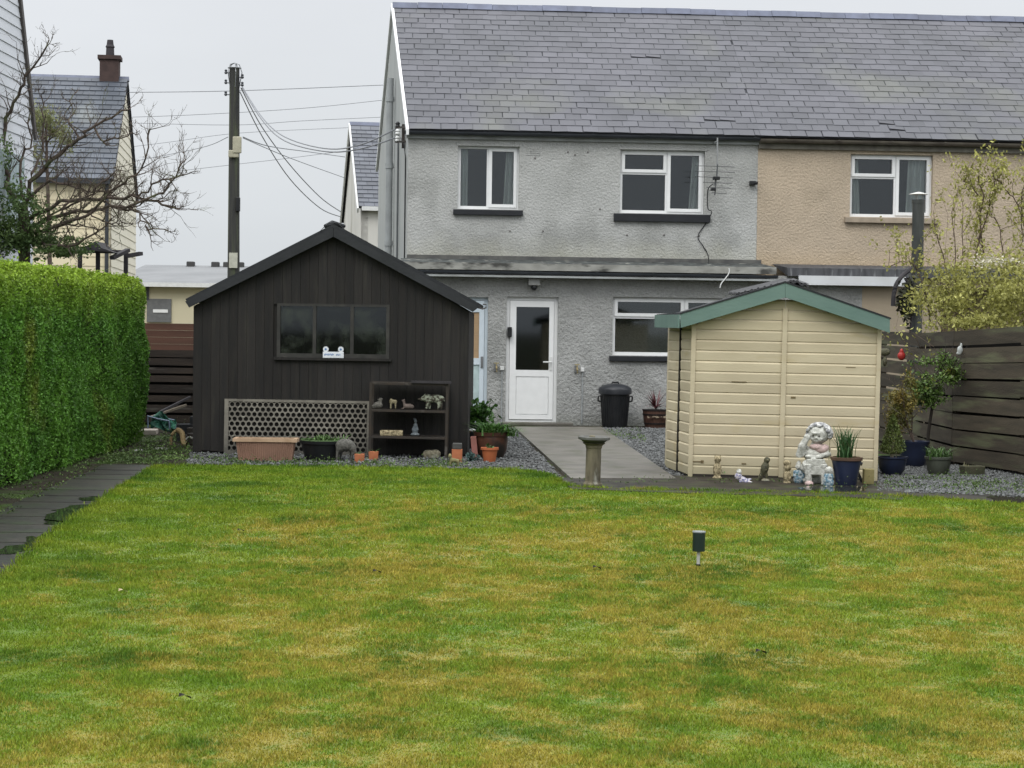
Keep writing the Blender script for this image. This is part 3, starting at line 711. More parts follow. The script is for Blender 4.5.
# ------------------------------------------------------------------ tan neighbour
mb = MB(); mb.holes(XB+.003, XN, 0, ZE, [w3], 0, .26); mb.build('wall', m_tan, NB)
mb = MB(); mb.box(XN-.25, XN-.003, .27, 7.3, 0, ZE); mb.prism([(XN-.25, ZE), (XN-.003, ZE), (XN-.003, ZE+.01), (XN-.25, ZE+.01)], .3, 7.3); mb.build('gable_wall', m_tan, NB)
mb = MB(); mb.add([(XN-.2, 0.1, ZE), (XN-.2, ry, ZR-.08), (XN-.2, 7.3, ZE)], [(0, 2, 1)]); mb.build('gable_peak', m_tan, NB)
window(NB, w3, 0, THREE, sill=(sill_tan, .09, .10, .08), curtains=((-.02, .12, .08), (.74, 1.0, -.06)))
zn0 = L(NB, 840, 277, -1.2).z; zn1 = L(NB, 840, 285.5, -1.3).z
mb = MB(); mb.box(XE+.003, XE+1.3, -1.195, -1.0, 0, zn1+.05, 0); mb.build('yard_wall', M('yard wall tan', (.36, .30, .22), (.32, .27, .2), ns=2, rough=.85, bump=.4, bs=25), NB)
xr0 = L(NB, 787, 272, -1.3).x; xr1 = L(NB, 905, 274, -1.3).x
zb = L(NB, 840, 268.5, -1.3).z
mb = MB(); mb.add([(xr0, -1.35, zn0), (XN-1.5, -1.35, zn0), (XN-1.5, -1.33, zb), (xr0, -1.33, zb), (xr0, -.03, zb+.10), (XN-1.5, -.03, zb+.10)], [(0, 1, 2, 3), (3, 2, 5, 4), (0, 3, 4)])
felt = M('torn black roofing felt', (.035, .036, .04), (.07, .072, .078), ns=5, rough=.6, stretch=(3, 1, .5), bump=.6, bs=10, c3=(.16, .165, .17), ns3=6, t3=.6)
nr = mb.build('lean_to_roof', felt, NB)
mb = MB(); mb.box(L(NB, 799, 280, -1.4).x, L(NB, 906, 282, -1.4).x, -1.40, -1.36, zn1, zn0+.01)
mb.build('fascia', M('peeling white fascia', (.62, .64, .66), (.55, .56, .57), ns=3, rough=.6, c3=(.10, .09, .08), ns3=3.2, t3=.66), nr)
mb = MB(); mb.box(XE+.001, XN-1.5, -1.19, -1.0, zn1, zn0-.02); mb.build('lean_to_wall', m_tan, NB)
# stove flue
fq = gp(918, 424); fD = 29.4
fb = at(916, 320, fD); ft = at(918.5, 201, fD)
FL = thing('stove_flue', 'dark metal stove flue with a pale conical cowl outside the tan house', 'flue', (ft.x, fD, 0))
mb = MB(); mb.tube([(0, 0, 0), (0, 0, ft.z)], .092, 16); mb.tube([(0, 0, ft.z-.9), (0, 0, ft.z-.86)], .097, 16); mb.tube([(0, 0, ft.z-.04), (0, 0, ft.z+.02)], .098, 16); mb.build('pipe', M('weathered flue', (.10, .105, .10), (.06, .065, .06), rough=.4, metal=.5, ns=6, stretch=(1, 1, .3)), FL, smooth=True)
mb = MB(); mb.lathe([(.145, .10), (.14, .108), (.02, .14)], (0, 0, ft.z), 20)
for k in range(3): mb.tube([(.06*math.cos(k*2.1), .06*math.sin(k*2.1), ft.z), (.06*math.cos(k*2.1), .06*math.sin(k*2.1), ft.z+.11)], .008, 6)
mb.build('cowl', M('pale cowl', (.62, .62, .58), rough=.4), FL)

# TV aerial
q = H.matrix_basis @ L(H, 717, 180, -.45)
AE = thing('tv_aerial', 'dark television aerial hanging on a mast under the eaves of the grey house', 'aerial', q, (0, 0, R(3.5)))
dk = M('aerial metal', (.10, .105, .11), rough=.5, metal=.4)
AE.scale = (.8, 1, .9); zt_ = (ZE-.02-q.z)/.9
mb = MB(); mb.tube([(.0, .02, zt_-.06), (.0, .0, .05), (-.06, 0, -.1)], .017); mb.tube([(0, 0, zt_-.12), (0, .42, zt_-.12)], .015); mb.build('mast', M('galvanised mast', (.28, .29, .29), rough=.5), AE)
mb = MB()
for k, (dz, a, b) in enumerate(((.24, -.62, .35), (.14, -.62, .36), (.04, -.62, .32), (-.06, -.4, .30), (-.15, -.3, .28), (-.25, -.16, .2))):
    mb.tube([(a*.75, -.04, dz+.01), (b, -.04, dz)], .006, 5)
mb.tube([(0, -.04, .28), (-.05, -.04, -.28)], .011, 6); mb.build('element', dk, AE)
mb = MB(); mb.box(-.09, .05, -.08, .03, .0, .06); mb.box(-.13, -.03, -.08, .03, -.2, -.15); mb.build('junction_box', blackplastic, AE, bevel=.01)
def cable(name, pts, r, mat, lab, cat='cable', group=None):
    n = []; 
    for i in range(len(pts)-1):
        p0 = Vector(pts[max(i-1, 0)]); p1 = Vector(pts[i]); p2 = Vector(pts[i+1]); p3 = Vector(pts[min(i+2, len(pts)-1)])
        for k in range(6):
            t = k/6; n.append(.5*((2*p1)+(p2-p0)*t+(2*p0-5*p1+4*p2-p3)*t*t+(3*p1-p0-3*p2+p3)*t**3))
    n.append(Vector(pts[-1])); mb = MB(); mb.tube(n, r, 6)
    o = mb.build(name, mat, loc=tuple(n[-1])); return tag(o, lab, cat, group)
HM = H.matrix_basis
cable('aerial_cable', [HM @ Vector((L(H, a, b, -.03).x, y, L(H, a, b, y).z)) for a, b, y in ((711, 184, -.2), (708, 190, -.03), (708, 208, -.02), (711, 212, -.1), (707, 222, -.02), (698, 236, -.03), (703, 246, -.03), (708, 255, -.03), (706, 266, -.3))], .008, blackplastic, 'thin dark cable trailing down the wall from the aerial')
cable('white_cable', [HM @ L(H, a, b, -1.47) for a, b in ((729, 268), (729, 273), (725, 279), (721, 284), (720, 288))], .009, offwhite, 'loose pale cable end hanging over the extension gutter')
# ------------------------------------------------------------------ dark timber shed
p = gp(191.5, 454.2); SD = thing('timber_shed', 'black stained timber shed with gabled roof and three pane window', 'shed', (p.x, 22.8, 0))
m_plank = M('black stained boards', (.0145, .0138, .0132), (.021, .0185, .0165), ns=2.5, stretch=(6, 6, .5), rough=.66, island=.22, bump=.35, bs=18, spec=.28, c3=(.026, .024, .020), ns3=2.2, t3=.56)
m_felt = M('dark roof felt', (.028, .030, .033), (.02, .022, .024), ns=6, rough=.75, bump=.5, bs=60)
wx0 = 0.0; wx1 = L(SD, 468, 400, 0).x
zl = L(SD, 193, 306, 0).z; zr = L(SD, 468, 312, 0).z; ax = L(SD, 334, 235, 0).x; az_ = L(SD, 334, 233, 0).z
def ztop(x): return zl+(az_-zl)*(x-wx0)/(ax-wx0) if x < ax else zr+(az_-zr)*(wx1-x)/(wx1-ax)
wr = (L(SD, 277, 330, 0).x, L(SD, 389.5, 330, 0).x, L(SD, 333, 358, 0).z, L(SD, 333, 304, 0).z)
npl = 31; bw = (wx1-wx0)/npl; mb = MB()
for i in range(npl):
    a = wx0+i*bw+.0012; b = wx0+(i+1)*bw-.0012; j = random.gauss(0, .0014)
    segs = [(0.03+random.random()*.015, None)]
    if b > wr[0]+.03 and a < wr[1]-.03: segs = [(.03, wr[2]+.01), (wr[3]-.01, None)]
    for z0, z1 in segs:
        t0, t1 = (z1, z1) if z1 else (ztop(a), ztop(b))
        mb.add([(a, j, z0), (b, j, z0), (b, j, t1), (a, j, t0), (a+.0, j+.02, z0), (b, j+.02, z0), (b, j+.02, t1), (a, j+.02, t0)],
               [(0, 1, 2, 3), (0, 3, 7, 4), (1, 5, 6, 2), (4, 7, 6, 5), (3, 2, 6, 7)])
mb.holes(wx0, wx1, .02, min(zl, zr)-.01, [(wr[0]+.02, wr[1]-.02, wr[2]+.02, 9)], .024, .03)
mb.prism([(wx0, min(zl, zr)-.01), (wr[0]+.02, min(zl, zr)-.01), (wr[0]+.02, wr[3]-.0), (wr[1]-.02, wr[3]-.0), (wr[1]-.02, min(zl, zr)-.01), (wx1, min(zl, zr)-.01), (wx1, zr), (ax, az_), (wx0, zl)], .024, .03)
SDEP = 3.0
mb.box(wx0, wx0+.02, .03, SDEP, .02, zl); mb.box(wx1-.02, wx1, .03, SDEP, .02, zr); mb.prism([(wx0, .02), (wx1, .02), (wx1, zr), (ax, az_), (wx0, zl)], SDEP, SDEP+.02)
mb.build('wall', m_plank, SD)
bo = 0.07
tl = L(SD, 185.5, 299, -.09); bl = L(SD, 189.5, 307.5, -.09); tr_ = L(SD, 479.5, 304.3, -.09); br = L(SD, 472.8, 312, -.09); ta = L(SD, 333.5, 224, -.09); ba = L(SD, 333.5, 236, -.09)
rp_ = [(tl.x, tl.z), (ta.x, ta.z), (tr_.x, tr_.z), (tr_.x-.02, tr_.z-.035), (ta.x, ta.z-.05), (tl.x+.02, tl.z-.035)]
mb = MB(); mb.prism(rp_, -.10, SDEP+.15)
for s_ in (0, 1):      # felt laps
    e0, e1 = ((tl, ta), (ta, tr_))[s_]
    for yy_ in (.9, 1.9): mb.prism([(e0.x, e0.z), (e1.x, e1.z), (e1.x, e1.z+.012), (e0.x, e0.z+.012)], yy_, yy_+.95)
srf = mb.build('roof', m_felt, SD)
mb = MB(); mb.prism([(tl.x+.002, tl.z-.03), (ta.x, ta.z-.045), (ba.x, ba.z-.01), (bl.x, bl.z)], -.125, -.095); mb.prism([(ta.x+.004, ta.z-.045), (tr_.x-.002, tr_.z-.03), (br.x, br.z), (ba.x+.004, ba.z-.01)], -.125, -.095)
mb.build('barge_board', M('dark barge board', (.028, .030, .033), (.02, .022, .024), ns=4, rough=.65, bump=.3, bs=30), srf)
mb = MB(); mb.tube([(ta.x-.16, -.12, ta.z-.09), (ta.x-.12, -.11, ta.z-.05), (ta.x-.05, -.1, ta.z+.012), (ta.x+.05, -.1, ta.z+.012), (ta.x+.12, -.1, ta.z-.05), (ta.x+.16, -.1, ta.z-.09)], [.002, .004, .006, .006, .004, .002], 8)
mb.tube([(ta.x-.1, -.09, ta.z-.03), (ta.x-.02, .0, ta.z+.015), (ta.x+.1, .2, ta.z-.01)], [.025, .035, .025], 7)
mb.build('ridge_capping', m_felt, srf, smooth=True)
# window
f = MB(); mx1 = L(SD, 314.5, 330, 0).x; mx2 = L(SD, 352, 330, 0).x; wz0, wz1 = wr[2], wr[3]
ops = [(wr[0]+.04, mx1-.02, wz0+.05, wz1-.03), (mx1+.02, mx2-.02, wz0+.05, wz1-.03), (mx2+.02, wr[1]-.04, wz0+.05, wz1-.03)]
f.holes(wr[0], wr[1], wz0, wz1, ops, -.012, .035)
wf = f.build('window', M('weathered dark frame', (.05, .048, .043), (.03, .03, .028), ns=8, rough=.8, island=.1, c3=(.10, .095, .08), ns3=5, t3=.62), SD, bevel=.004)
for o_ in ops:
    g = MB(); g.box(o_[0], o_[1], .018, .022, o_[2], o_[3]); g.build('pane', shedglass, wf)
g = MB(); g.box(wr[0]-.03, wr[1]+.03, -.045, .012, wz0-.03, wz0-.002); g.build('sill', m_plank, wf)
g = MB(); g.box(wx0+.05, wx1-.05, .05, 1.6, wz0-.5, wz0-.45); g.box(wr[0]+.05, wr[1], .06, .16, wz0-.03, wz0+.0); g.build('bench', M('shed inside', (.04, .035, .028), rough=.9), SD)
g = MB()
for i in range(7):
    x_ = random.uniform(wr[0], wr[1]); g.box(x_, x_+random.uniform(.08, .2), .5, .6, wz0-.4, wz0+random.uniform(-.05, .35))
g.build('stored_boxes', M('shed clutter', (.05, .06, .05), (.02, .03, .03), ns=3, rough=.9), SD)
# window ornament: white plaque with two round faces
q = L(SD, 333.5, 354.5, 0); px_ = 1/83.3
WO = thing('ornamental_plaque', 'small white and blue plaque with two round knobs standing on the shed window sill', 'ornament', (SD.location.x+q.x, SD.location.y-.016, wz0+.0))
m_pl = M('white glazed plaque', (.75, .78, .82), rough=.4)
mb = MB(); mb.box(-.125, .125, -.02, .0, .0, .075); mb.build('plaque', m_pl, WO, bevel=.004)
for sx_ in (-1, 1):
    mb = MB(); mb.tube([(sx_*.09, -.018, .105), (sx_*.09, 0, .105)], .034, 14); mb.tube([(sx_*.09, -.022, .105), (sx_*.09, -.019, .105)], .012, 10, 1); mb.build('knob', [m_pl, M('blue glaze', (.10, .20, .45), rough=.4)], WO)
mb = MB()
for k in range(9): mb.box(-.105+k*.013, -.097+k*.013, -.0225, -.0205, .028+.004*(k % 3), .05+.004*(k % 2))
for k in range(4): mb.box(.035+k*.014, .043+k*.014, -.0225, -.0205, .03+.004*(k % 2), .048)
mb.build('blue_pattern', MATS['blue glaze'], WO)
# hook on the right eaves
mb = MB(); q = SD.matrix_basis @ Vector((tr_.x-.02, 0, tr_.z-.04))
mb.tube([q+Vector((0, -.09, 0)), q+Vector((.06, -.09, -.015)), q+Vector((.1, -.09, 0)), q+Vector((.1, -.09, .04)), q+Vector((.06, -.09, .04))], .008, 6)
tag(mb.build('hanging_hook', iron, loc=tuple(q+Vector((0, -.09, 0)))), 'small curled iron hook at the right eaves of the black shed', 'hook')

# ------------------------------------------------------------------ cream shed
p = gp(689, 478.3); CS = thing('garden_shed', 'cream painted shiplap garden shed with green barge boards', 'shed', (p.x, p.y, .015), (0, .010, R(-2.5)))
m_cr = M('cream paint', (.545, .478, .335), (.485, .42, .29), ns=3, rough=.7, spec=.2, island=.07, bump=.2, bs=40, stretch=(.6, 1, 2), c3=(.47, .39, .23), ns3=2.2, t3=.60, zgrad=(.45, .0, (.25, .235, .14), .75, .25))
m_gr = M('green barge paint', (.135, .21, .18), (.11, .18, .155), ns=4, rough=.6, bump=.2, bs=40, stretch=(.5, 1, 1), c3=(.12, .2, .17), ns3=5, t3=.62)
cx1 = L(CS, 877, 440, 0).x; cl = L(CS, 686, 322, 0).z; cr_ = L(CS, 880, 325, 0).z; cax = L(CS, 785, 300, 0).x; caz = L(CS, 785, 292, 0).z
def ct_(x): return cl+(caz-cl)*x/cax if x < cax else cr_+(caz-cr_)*(cx1-x)/(cx1-cax)
bh = L(CS, 760, 440, 0).z-L(CS, 760, 450.45, 0).z
nb = int(caz/bh)+1; mb = MB()
def board(mb, x0, x1, x0t, x1t, z0, z1, y=0):
    # shiplap profile: face, then a rounded recess at the top edge
    zf = z0+(z1-z0)*.80
    k = (zf-z0)/(z1-z0)
    xa = x0+(x0t-x0)*k; xb = x1+(x1t-x1)*k
    mb.add([(x0, y+.001, z0+.003), (x1, y+.001, z0+.003), (xb, y-.004, zf), (xa, y-.004, zf), (x1t, y+.012, z1-.001), (x0t, y+.012, z1-.001), (x0, y+.012, z0), (x1, y+.012, z0)],
           [(0, 1, 2, 3), (3, 2, 4, 5), (6, 7, 1, 0)])
cdv = L(CS, 783, 400, 0).x
for i in range(nb):
    z0 = .02+i*bh; z1 = z0+bh
    if z0 > caz-.03: break
    def xl(z): return 0 if z <= cl else (z-cl)/(caz-cl)*cax
    def xr_(z): return cx1 if z <= cr_ else cx1-(z-cr_)/(caz-cr_)*(cx1-cax)
    z1 = min(z1, caz-.002)
    mid = cdv-.0
    if xl(z1) < mid < xr_(z1):
        board(mb, xl(z0), mid-.001, xl(z1), mid-.001, z0, z1); board(mb, mid+.001, xr_(z0), mid+.001, xr_(z1), z0, z1)
mb.box(.01, cx1-.01, .014, .04, .02, cl)
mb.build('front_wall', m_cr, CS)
# left side wall (two panels) running back and slightly outwards
bk = L(CS, 661.5, 471.5, 1.15); ddx = -.20; dd = 1.2
sm = MB(); nbs = int(cl/bh)+1
def sidep(t): return Vector((ddx*t, dd*t, 0))
outn = Vector((-dd, ddx, 0)).normalized()
for t0, t1, oz in ((.03, .46, 0), (.52, .99, .02)):
    for i in range(nbs):
        z0 = .02+i*bh-oz; z1 = min(z0+bh, cl-.01)
        if z0 >= cl-.03: break
        z0 = max(z0, .01); a = sidep(t0); b = sidep(t1); zf = z0+(z1-z0)*.8
        o1 = outn*.001; o2 = outn*.006; o3 = outn*-.010
        V3 = lambda p, z: (p.x, p.y, z)
        sm.add([V3(b+o1, z0+.003), V3(a+o1, z0+.003), V3(a+o2, zf), V3(b+o2, zf), V3(a+o3, z1), V3(b+o3, z1), V3(a+o3, z0), V3(b+o3, z0)], [(0, 1, 2, 3), (3, 2, 4, 5), (6, 1, 0, 7)])
a, b = sidep(.02)-outn*.012, sidep(1)-outn*.012
sm.add([(a.x, a.y, .02), (b.x, b.y, .02), (b.x, b.y, cl), (a.x, a.y, cl)], [(0, 1, 2, 3)])
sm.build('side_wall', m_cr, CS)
mb = MB(); c_ = sidep(.49)+outn*.004; mb.obox((c_.x, c_.y, cl/2), (.02, .035, cl-.03), Matrix.Rotation(.165, 4, 'Z')); mb.build('panel_joint', M('dark joint', (.03, .026, .02), rough=.9), CS)
mb = MB(); mb.box(cx1-.0, cx1+.012, .02, dd+.4, .02, cr_-.0); mb.box(ddx, cx1, dd+.4, dd+.42, .02, cl); mb.box(ddx, ddx+.012, dd-.0, dd+.4, .02, cl); mb.build('rear_wall', m_cr, CS)
for q_ in ((-.014, .035, -.018, -.0045, .0, cl), (cdv-.028, cdv+.024, -.020, -.0055, .02, caz-.17), (cx1-.032, cx1+.014, -.018, -.0045, .0, cr_)):
    mb = MB(); mb.box(*q_); mb.build('batten', m_cr, CS, bevel=.003)
mb = MB()
for (x_, z_, w_, h_) in ((.03, .16, .10, .010), (.42, 1.02, .16, .006), (.55, .15, .05, .012), (1.05, .86, .05, .02), (1.3, .42, .06, .02), (.12, .15, .03, .03), (1.62, 1.2, .1, .006)): mb.box(x_, x_+w_, -.0065, -.004, z_, z_+h_)
for i_, v_ in enumerate(mb.v): pass
mb.build('knot_mark', M('split and knot', (.16, .12, .06), rough=.9), CS)
mb = MB(); mb.box(-.0, cx1, .0, dd, -.01, .035); mb.build('base_frame', M('dark damp bearer', (.035, .03, .025), rough=.9), CS)
# roof
def LC(px, py, y=-.1): q = L(CS, px, py, y); return (q.x, q.z)
a0 = LC(680, 313.8); a1 = LC(785, 282.5); a2 = LC(889.5, 318.8); b0 = LC(680.5, 328); b1 = LC(785, 297.5); b2 = LC(889.5, 333)
rf = MB(); rf.prism([(a0[0]-.0, a0[1]+.012), (a1[0], a1[1]+.014), (a2[0]+.012, a2[1]+.012), (a2[0]+.012, a2[1]-.004), (a1[0], a1[1]-.004), (a0[0], a0[1]-.004)], -.135, dd+.5)
# left slope also covers the side that steps outwards
ex = -.20
rf.add([(a0[0], -.13, a0[1]+.008), (a0[0]+ex, dd+.1, a0[1]+.0), (a0[0], dd+.5, a0[1]+.008), (a0[0]+ex, dd+.1, a0[1]-.02), (a0[0], -.13, a0[1]-.01)], [(0, 2, 1), (0, 1, 3, 4)])
cro = rf.build('roof', m_felt, CS)
mb = MB(); mb.prism([a0, (a1[0]-.001, a1[1]-.006), (b1[0]-.001, b1[1]), b0], -.128, -.104); mb.prism([(a1[0]+.001, a1[1]-.006), a2, b2, (b1[0]+.001, b1[1])], -.128, -.104)
mb.build('barge_board', m_gr, cro, bevel=.002)
sd_ = (Vector((a0[0]+ex, dd+.1, 0))-Vector((a0[0], -.128, 0)))
mb = MB(); h0 = b0[1]; q0 = Vector((a0[0], -.128, 0)); q1 = Vector((a0[0]+ex, dd+.1, 0))
mb.add([(q.x+dx, q.y, z) for q in (q0, q1) for dx in (-.022, -.002) for z in (h0, a0[1]-.008)], [(0, 4, 5, 1), (2, 3, 7, 6), (0, 1, 3, 2), (4, 6, 7, 5), (1, 5, 7, 3), (0, 2, 6, 4)]); mb.build('side_fascia', m_gr, cro)
# corrugated sheet lying over the back of the roof
mb = MB(); nn = 44; q0 = L(CS, 733, 292, .9); q1 = L(CS, 788, 279, .9); q2 = L(CS, 803, 284, .9)
vs = []; 
prof = [(q0.x+(q1.x-q0.x)*i/nn, q0.z+(q1.z-q0.z)*i/nn+.004) for i in range(nn+1)]+[(q1.x+(q2.x-q1.x)*i/10, q1.z+(q2.z-q1.z)*i/10+.004) for i in range(1, 11)]
rows = 26
for r_ in range(rows+1):
    y = .30+r_*.05
    for i, (x, z) in enumerate(prof): vs.append((x, y, z+.02*math.sin(r_*1.7)-.03*(1-r_/rows)))
mm = len(prof)
mb.add(vs, [(r_*mm+i, r_*mm+i+1, (r_+1)*mm+i+1, (r_+1)*mm+i) for r_ in range(rows) for i in range(mm-1)])
vs2 = []
for i, (x, z) in enumerate(prof): vs2 += [(x, .29, z-.03+.014*math.sin(i*1.25)), (x, .29, z-.055+.014*math.sin(i*1.25))]
mb.add(vs2, [(2*i, 2*i+1, 2*i+3, 2*i+2) for i in range(mm-1)])
mb.build('corrugated_sheet', M('black corrugated sheet', (.03, .03, .032), (.05, .05, .052), ns=5, rough=.5), cro)

# ------------------------------------------------------------------ right hand fence (gapped horizontal boards)
m_fence = M('weathered dark fence board', (.070, .058, .041), (.042, .036, .026), ns=2, stretch=(.7, .7, 6), rough=.85, island=.28, bump=.5, bs=25, c3=(.10, .105, .06), ns3=1.1, t3=.54)
def fence(name, lab, pts, zt, mat, rows, bhh, gap, z0=.05, post_h=None, face=-1, jit=.006, group=None, thick=.022, brown=None, postw=.07):
    """pts: plan polyline; boards run horizontally between posts"""
    T = thing(name, lab, 'fence', (pts[0][0], pts[0][1], 0), group=group)
    for i in range(len(pts)-1):
        p = Vector((*pts[i], 0)); q = Vector((*pts[i+1], 0)); zt0, zt1 = zt[i], zt[i+1]
        d = (q-p).normalized(); nrm = Vector((d.y, -d.x, 0))*face
        mb = MB()
        for r_ in range(rows):
            f0 = r_*(bhh+gap)/((rows-1)*(bhh+gap)+bhh); f1 = f0+bhh/((rows-1)*(bhh+gap)+bhh)
            o = nrm*(.05 if True else 0)+Vector((0, 0, random.gauss(0, jit))); dz = random.gauss(0, jit)
            vs = []
            for P_, Z in ((p, zt0), (q, zt1)):
                for th_ in (0, thick):
                    for f in (f0, f1):
                        v = P_+nrm*(.045+th_)+Vector((0, 0, z0+(Z-z0)*f+(dz if P_ is q else 0)+o.z)); vs.append(v)
            mb.add(vs, [(0, 4, 5, 1), (2, 3, 7, 6), (1, 5, 7, 3), (0, 2, 6, 4), (0, 1, 3, 2), (4, 6, 7, 5)])
        mb.build('board_panel', (brown[i] if brown else mat), T, world=True)
    for i, p in enumerate(pts):
        mb = MB(); mb.obox((p[0], p[1], (zt[i]+.0)/2), (postw, postw, zt[i]+.0)); mb.build('post', mat, T, world=True, bevel=.004)
    return T
F0 = (6.35, 17.6); F1 = (5.66+.02, 21.0); F2 = (5.31, 22.6); F2b = (5.30, 24.6); F3 = (5.28, 27.0); F4 = (5.25, 30.1)
RF = fence('board_fence', 'dark weathered fence of wide horizontal boards along the right side of the garden', [F0, F1, F2, F2b, F3, F4], [1.68, 1.655, 1.60, 1.57, 1.57, 1.56], m_fence, 8, .165, .022, face=-1)
for i_, (p_, q_) in enumerate(((F0, F1), (F1, F2), (F2, F2b))):   # dark sheets added behind so the gaps between boards stay dark
    mb = MB(); p_ = Vector((*p_, 0)); q_ = Vector((*q_, 0)); n_ = Vector(((q_-p_).y, -(q_-p_).x, 0)).normalized()*.05; zz_ = [1.6, 1.55, 1.5][i_]
    mb.add([p_+n_, q_+n_, q_+n_+Vector((0, 0, zz_)), p_+n_+Vector((0, 0, zz_)), p_+n_*1.4, q_+n_*1.4, q_+n_*1.4+Vector((0, 0, zz_)), p_+n_*1.4+Vector((0, 0, zz_))], [(0, 1, 2, 3), (7, 6, 5, 4), (3, 2, 6, 7), (0, 3, 7, 4), (1, 5, 6, 2)]); mb.build('dark_gap_sheet', MATS['fence backing'] if 'fence backing' in MATS else M('fence backing', (.018, .017, .016), rough=.9), RF, world=True)
# ------------------------------------------------------------------ left back fence
m_fb = M('old brown fence board', (.050, .038, .030), (.028, .023, .020), ns=2, stretch=(.6, 1, 5), rough=.85, island=.3, bump=.5, bs=25, c3=(.11, .10, .085), ns3=2.0, t3=.6)
m_fr = M('red brown fence board', (.13, .065, .045), (.095, .05, .036), ns=2, stretch=(.6, 1, 5), rough=.8, island=.2, bump=.3, bs=25)
fa = at(118, 330, 29); fb_ = at(226, 330, 29)
T = thing('back_fence', 'dark brown plank fence with a red brown top between hedge and black shed', 'fence', (fa.x, 29, 0))
z323 = at(170, 323.5, 29).z; z350 = at(170, 350, 29).z
mb = MB()
for k in range(4): 
    z1 = z323-k*.105; mb.box(fa.x, fb_.x, 28.99+.004*k, 29.02+.004*k, z1-.103, z1)
mb.build('top_boards', m_fr, T, world=True)
mb = MB(); zz = z350; k = 0
while zz > .05:
    hb = random.uniform(.095, .125); mb.add([(fa.x, 28.96, zz-hb+random.gauss(0, .008)), (fb_.x, 28.96, zz-hb+random.gauss(0, .008)), (fb_.x, 28.96, zz+random.gauss(0, .006)), (fa.x, 28.96, zz+random.gauss(0, .006)),
            (fa.x, 28.99, zz-hb), (fb_.x, 28.99, zz-hb), (fb_.x, 28.985, zz), (fa.x, 28.985, zz)], [(0, 1, 2, 3), (7, 6, 5, 4), (3, 2, 6, 7), (0, 4, 5, 1)])
    zz -= hb+random.uniform(.015, .05); k += 1
mb.build('board_panel', m_fb, T, world=True)
mb = MB(); mb.box(fa.x, fb_.x, 29.06, 29.07, 0, z350-.05); mb.build('backing_sheet', M('fence backing', (.018, .017, .016), rough=.9), T, world=True)
for xx in (fa.x+.3, fa.x+1.2, fb_.x-.2):
    mb = MB(); mb.box(xx, xx+.09, 28.9, 28.96, 0, z323-.45); mb.build('post', m_fb, T, world=True)
# grey light patch panel behind the fence top (metal sheet seen above)
# ------------------------------------------------------------------ houses beyond
def far_house(lab, loc, rz, Wd, dep, ze, zr_, mf, mg, ms, fl=None, group='houses beyond the garden', left=True, name='detached_house'):
    T = thing(name, lab, 'house', loc, (0, 0, rz), group); xa, xb = (0, Wd) if left else (-Wd, 0)
    mb = MB(); mb.box(xa, xb, 0, .2, 0, ze); mb.build('wall', mf, T); mb = MB(); mb.box(xa, xb, dep-.2, dep, 0, ze); mb.build('rear_wall', mf, T)
    for xg, s in ((xa, 1), (xb, -1)):
        mb = MB(); pr_ = [(0.0, 0), (0, ze), (dep/2, zr_-.06), (dep, ze), (dep, 0)]
        vs = [(xg-.003*s, y, z) for y, z in pr_]+[(xg+.2*s, y, z) for y, z in pr_]
        mb.add(vs, [tuple(range(5)), tuple(range(9, 4, -1))]+[(i, i+5, (i+1) % 5+5, (i+1) % 5) for i in range(5)]); mb.build('gable_wall', mg, T)
    mb = MB(); th = math.atan2(zr_-ze, dep/2); S = math.hypot(zr_-ze, dep/2)+.2
    rr = random.Random(4)
    for sgn, yo in ((1, 0), (-1, dep)):
        def pt(x, s, h): return (x, yo+sgn*(-.15+s*math.cos(th)-h*math.sin(th)), ze-.1+s*math.sin(th)+h*math.cos(th))
        A = [(xa-.08, 0), (xb+.08, 0), (xb+.08, S), (xa-.08, S)]
        mb.add([pt(x, s, 0) for x, s in A]+[pt(x, s, .06) for x, s in A], [(0, 1, 2, 3)[::-1], (4, 5, 6, 7), (0, 1, 5, 4), (1, 2, 6, 5), (2, 3, 7, 6), (3, 0, 4, 7)], 1)
        e = .24
        for i in range(int(S/e)):
            x = xa-.08+(0 if i % 2 else -.15)
            while x < xb+.08:
                a_ = max(x+.005, xa-.08); b_ = min(x+.295, xb+.08)
                if b_-a_ > .04: mb.add([pt(a_, i*e, .085), pt(b_, i*e, .085), pt(b_, (i+1.1)*e, .064), pt(a_, (i+1.1)*e, .064), pt(a_, i*e, .062), pt(b_, i*e, .062)], [(0, 1, 2, 3), (4, 5, 1, 0)])
                x += .3
    rf_ = mb.build('roof', [ms, m_under], T)
    if left:
        for ya_, yb_ in ((-.15, dep/2), (dep+.15, dep/2)):
            mb = MB(); mb.beam((xa-.11, ya_, ze-.16), (xa-.11, yb_, zr_-.02), .05, .16); mb.build('verge_board', offwhite, rf_)
    mb = MB(); mb.prism([(-.14, zr_-.02), (0, zr_+.10), (.14, zr_-.02)], xa-.1, xb+.1); mb.v = [(y, dep/2+x, z) for x, y, z in mb.v]; mb.build('ridge_tiles', m_ridge, rf_)
    mb = MB(); mb.box(xa, xb, -.22, -.1, ze-.16, ze-.04); mb.build('gutter', offwhite if left else gut_d, rf_)
    return T, rf_
m_white = M('dirty white render', (.60, .59, .55), (.52, .51, .47), ns=1, rough=.9, c3=(.36, .35, .30), ns3=.8, t3=.58, stretch=(1, 1, .4))
m_fs = M('far slate', (.105, .112, .13), (.085, .092, .108), ns=.6, rough=.5, island=.2, c3=(.16, .17, .16), ns3=.4, t3=.6)
D = 55; q = at(361.3, 208, D); 
FH, frf = far_house('dirty white rendered house with slate roof seen behind the grey terrace gable', (q.x, D, 0), R(8.7), 9, 8, q.z+.08, at(352, 125, D+4).z, m_white, m_white, m_fs)
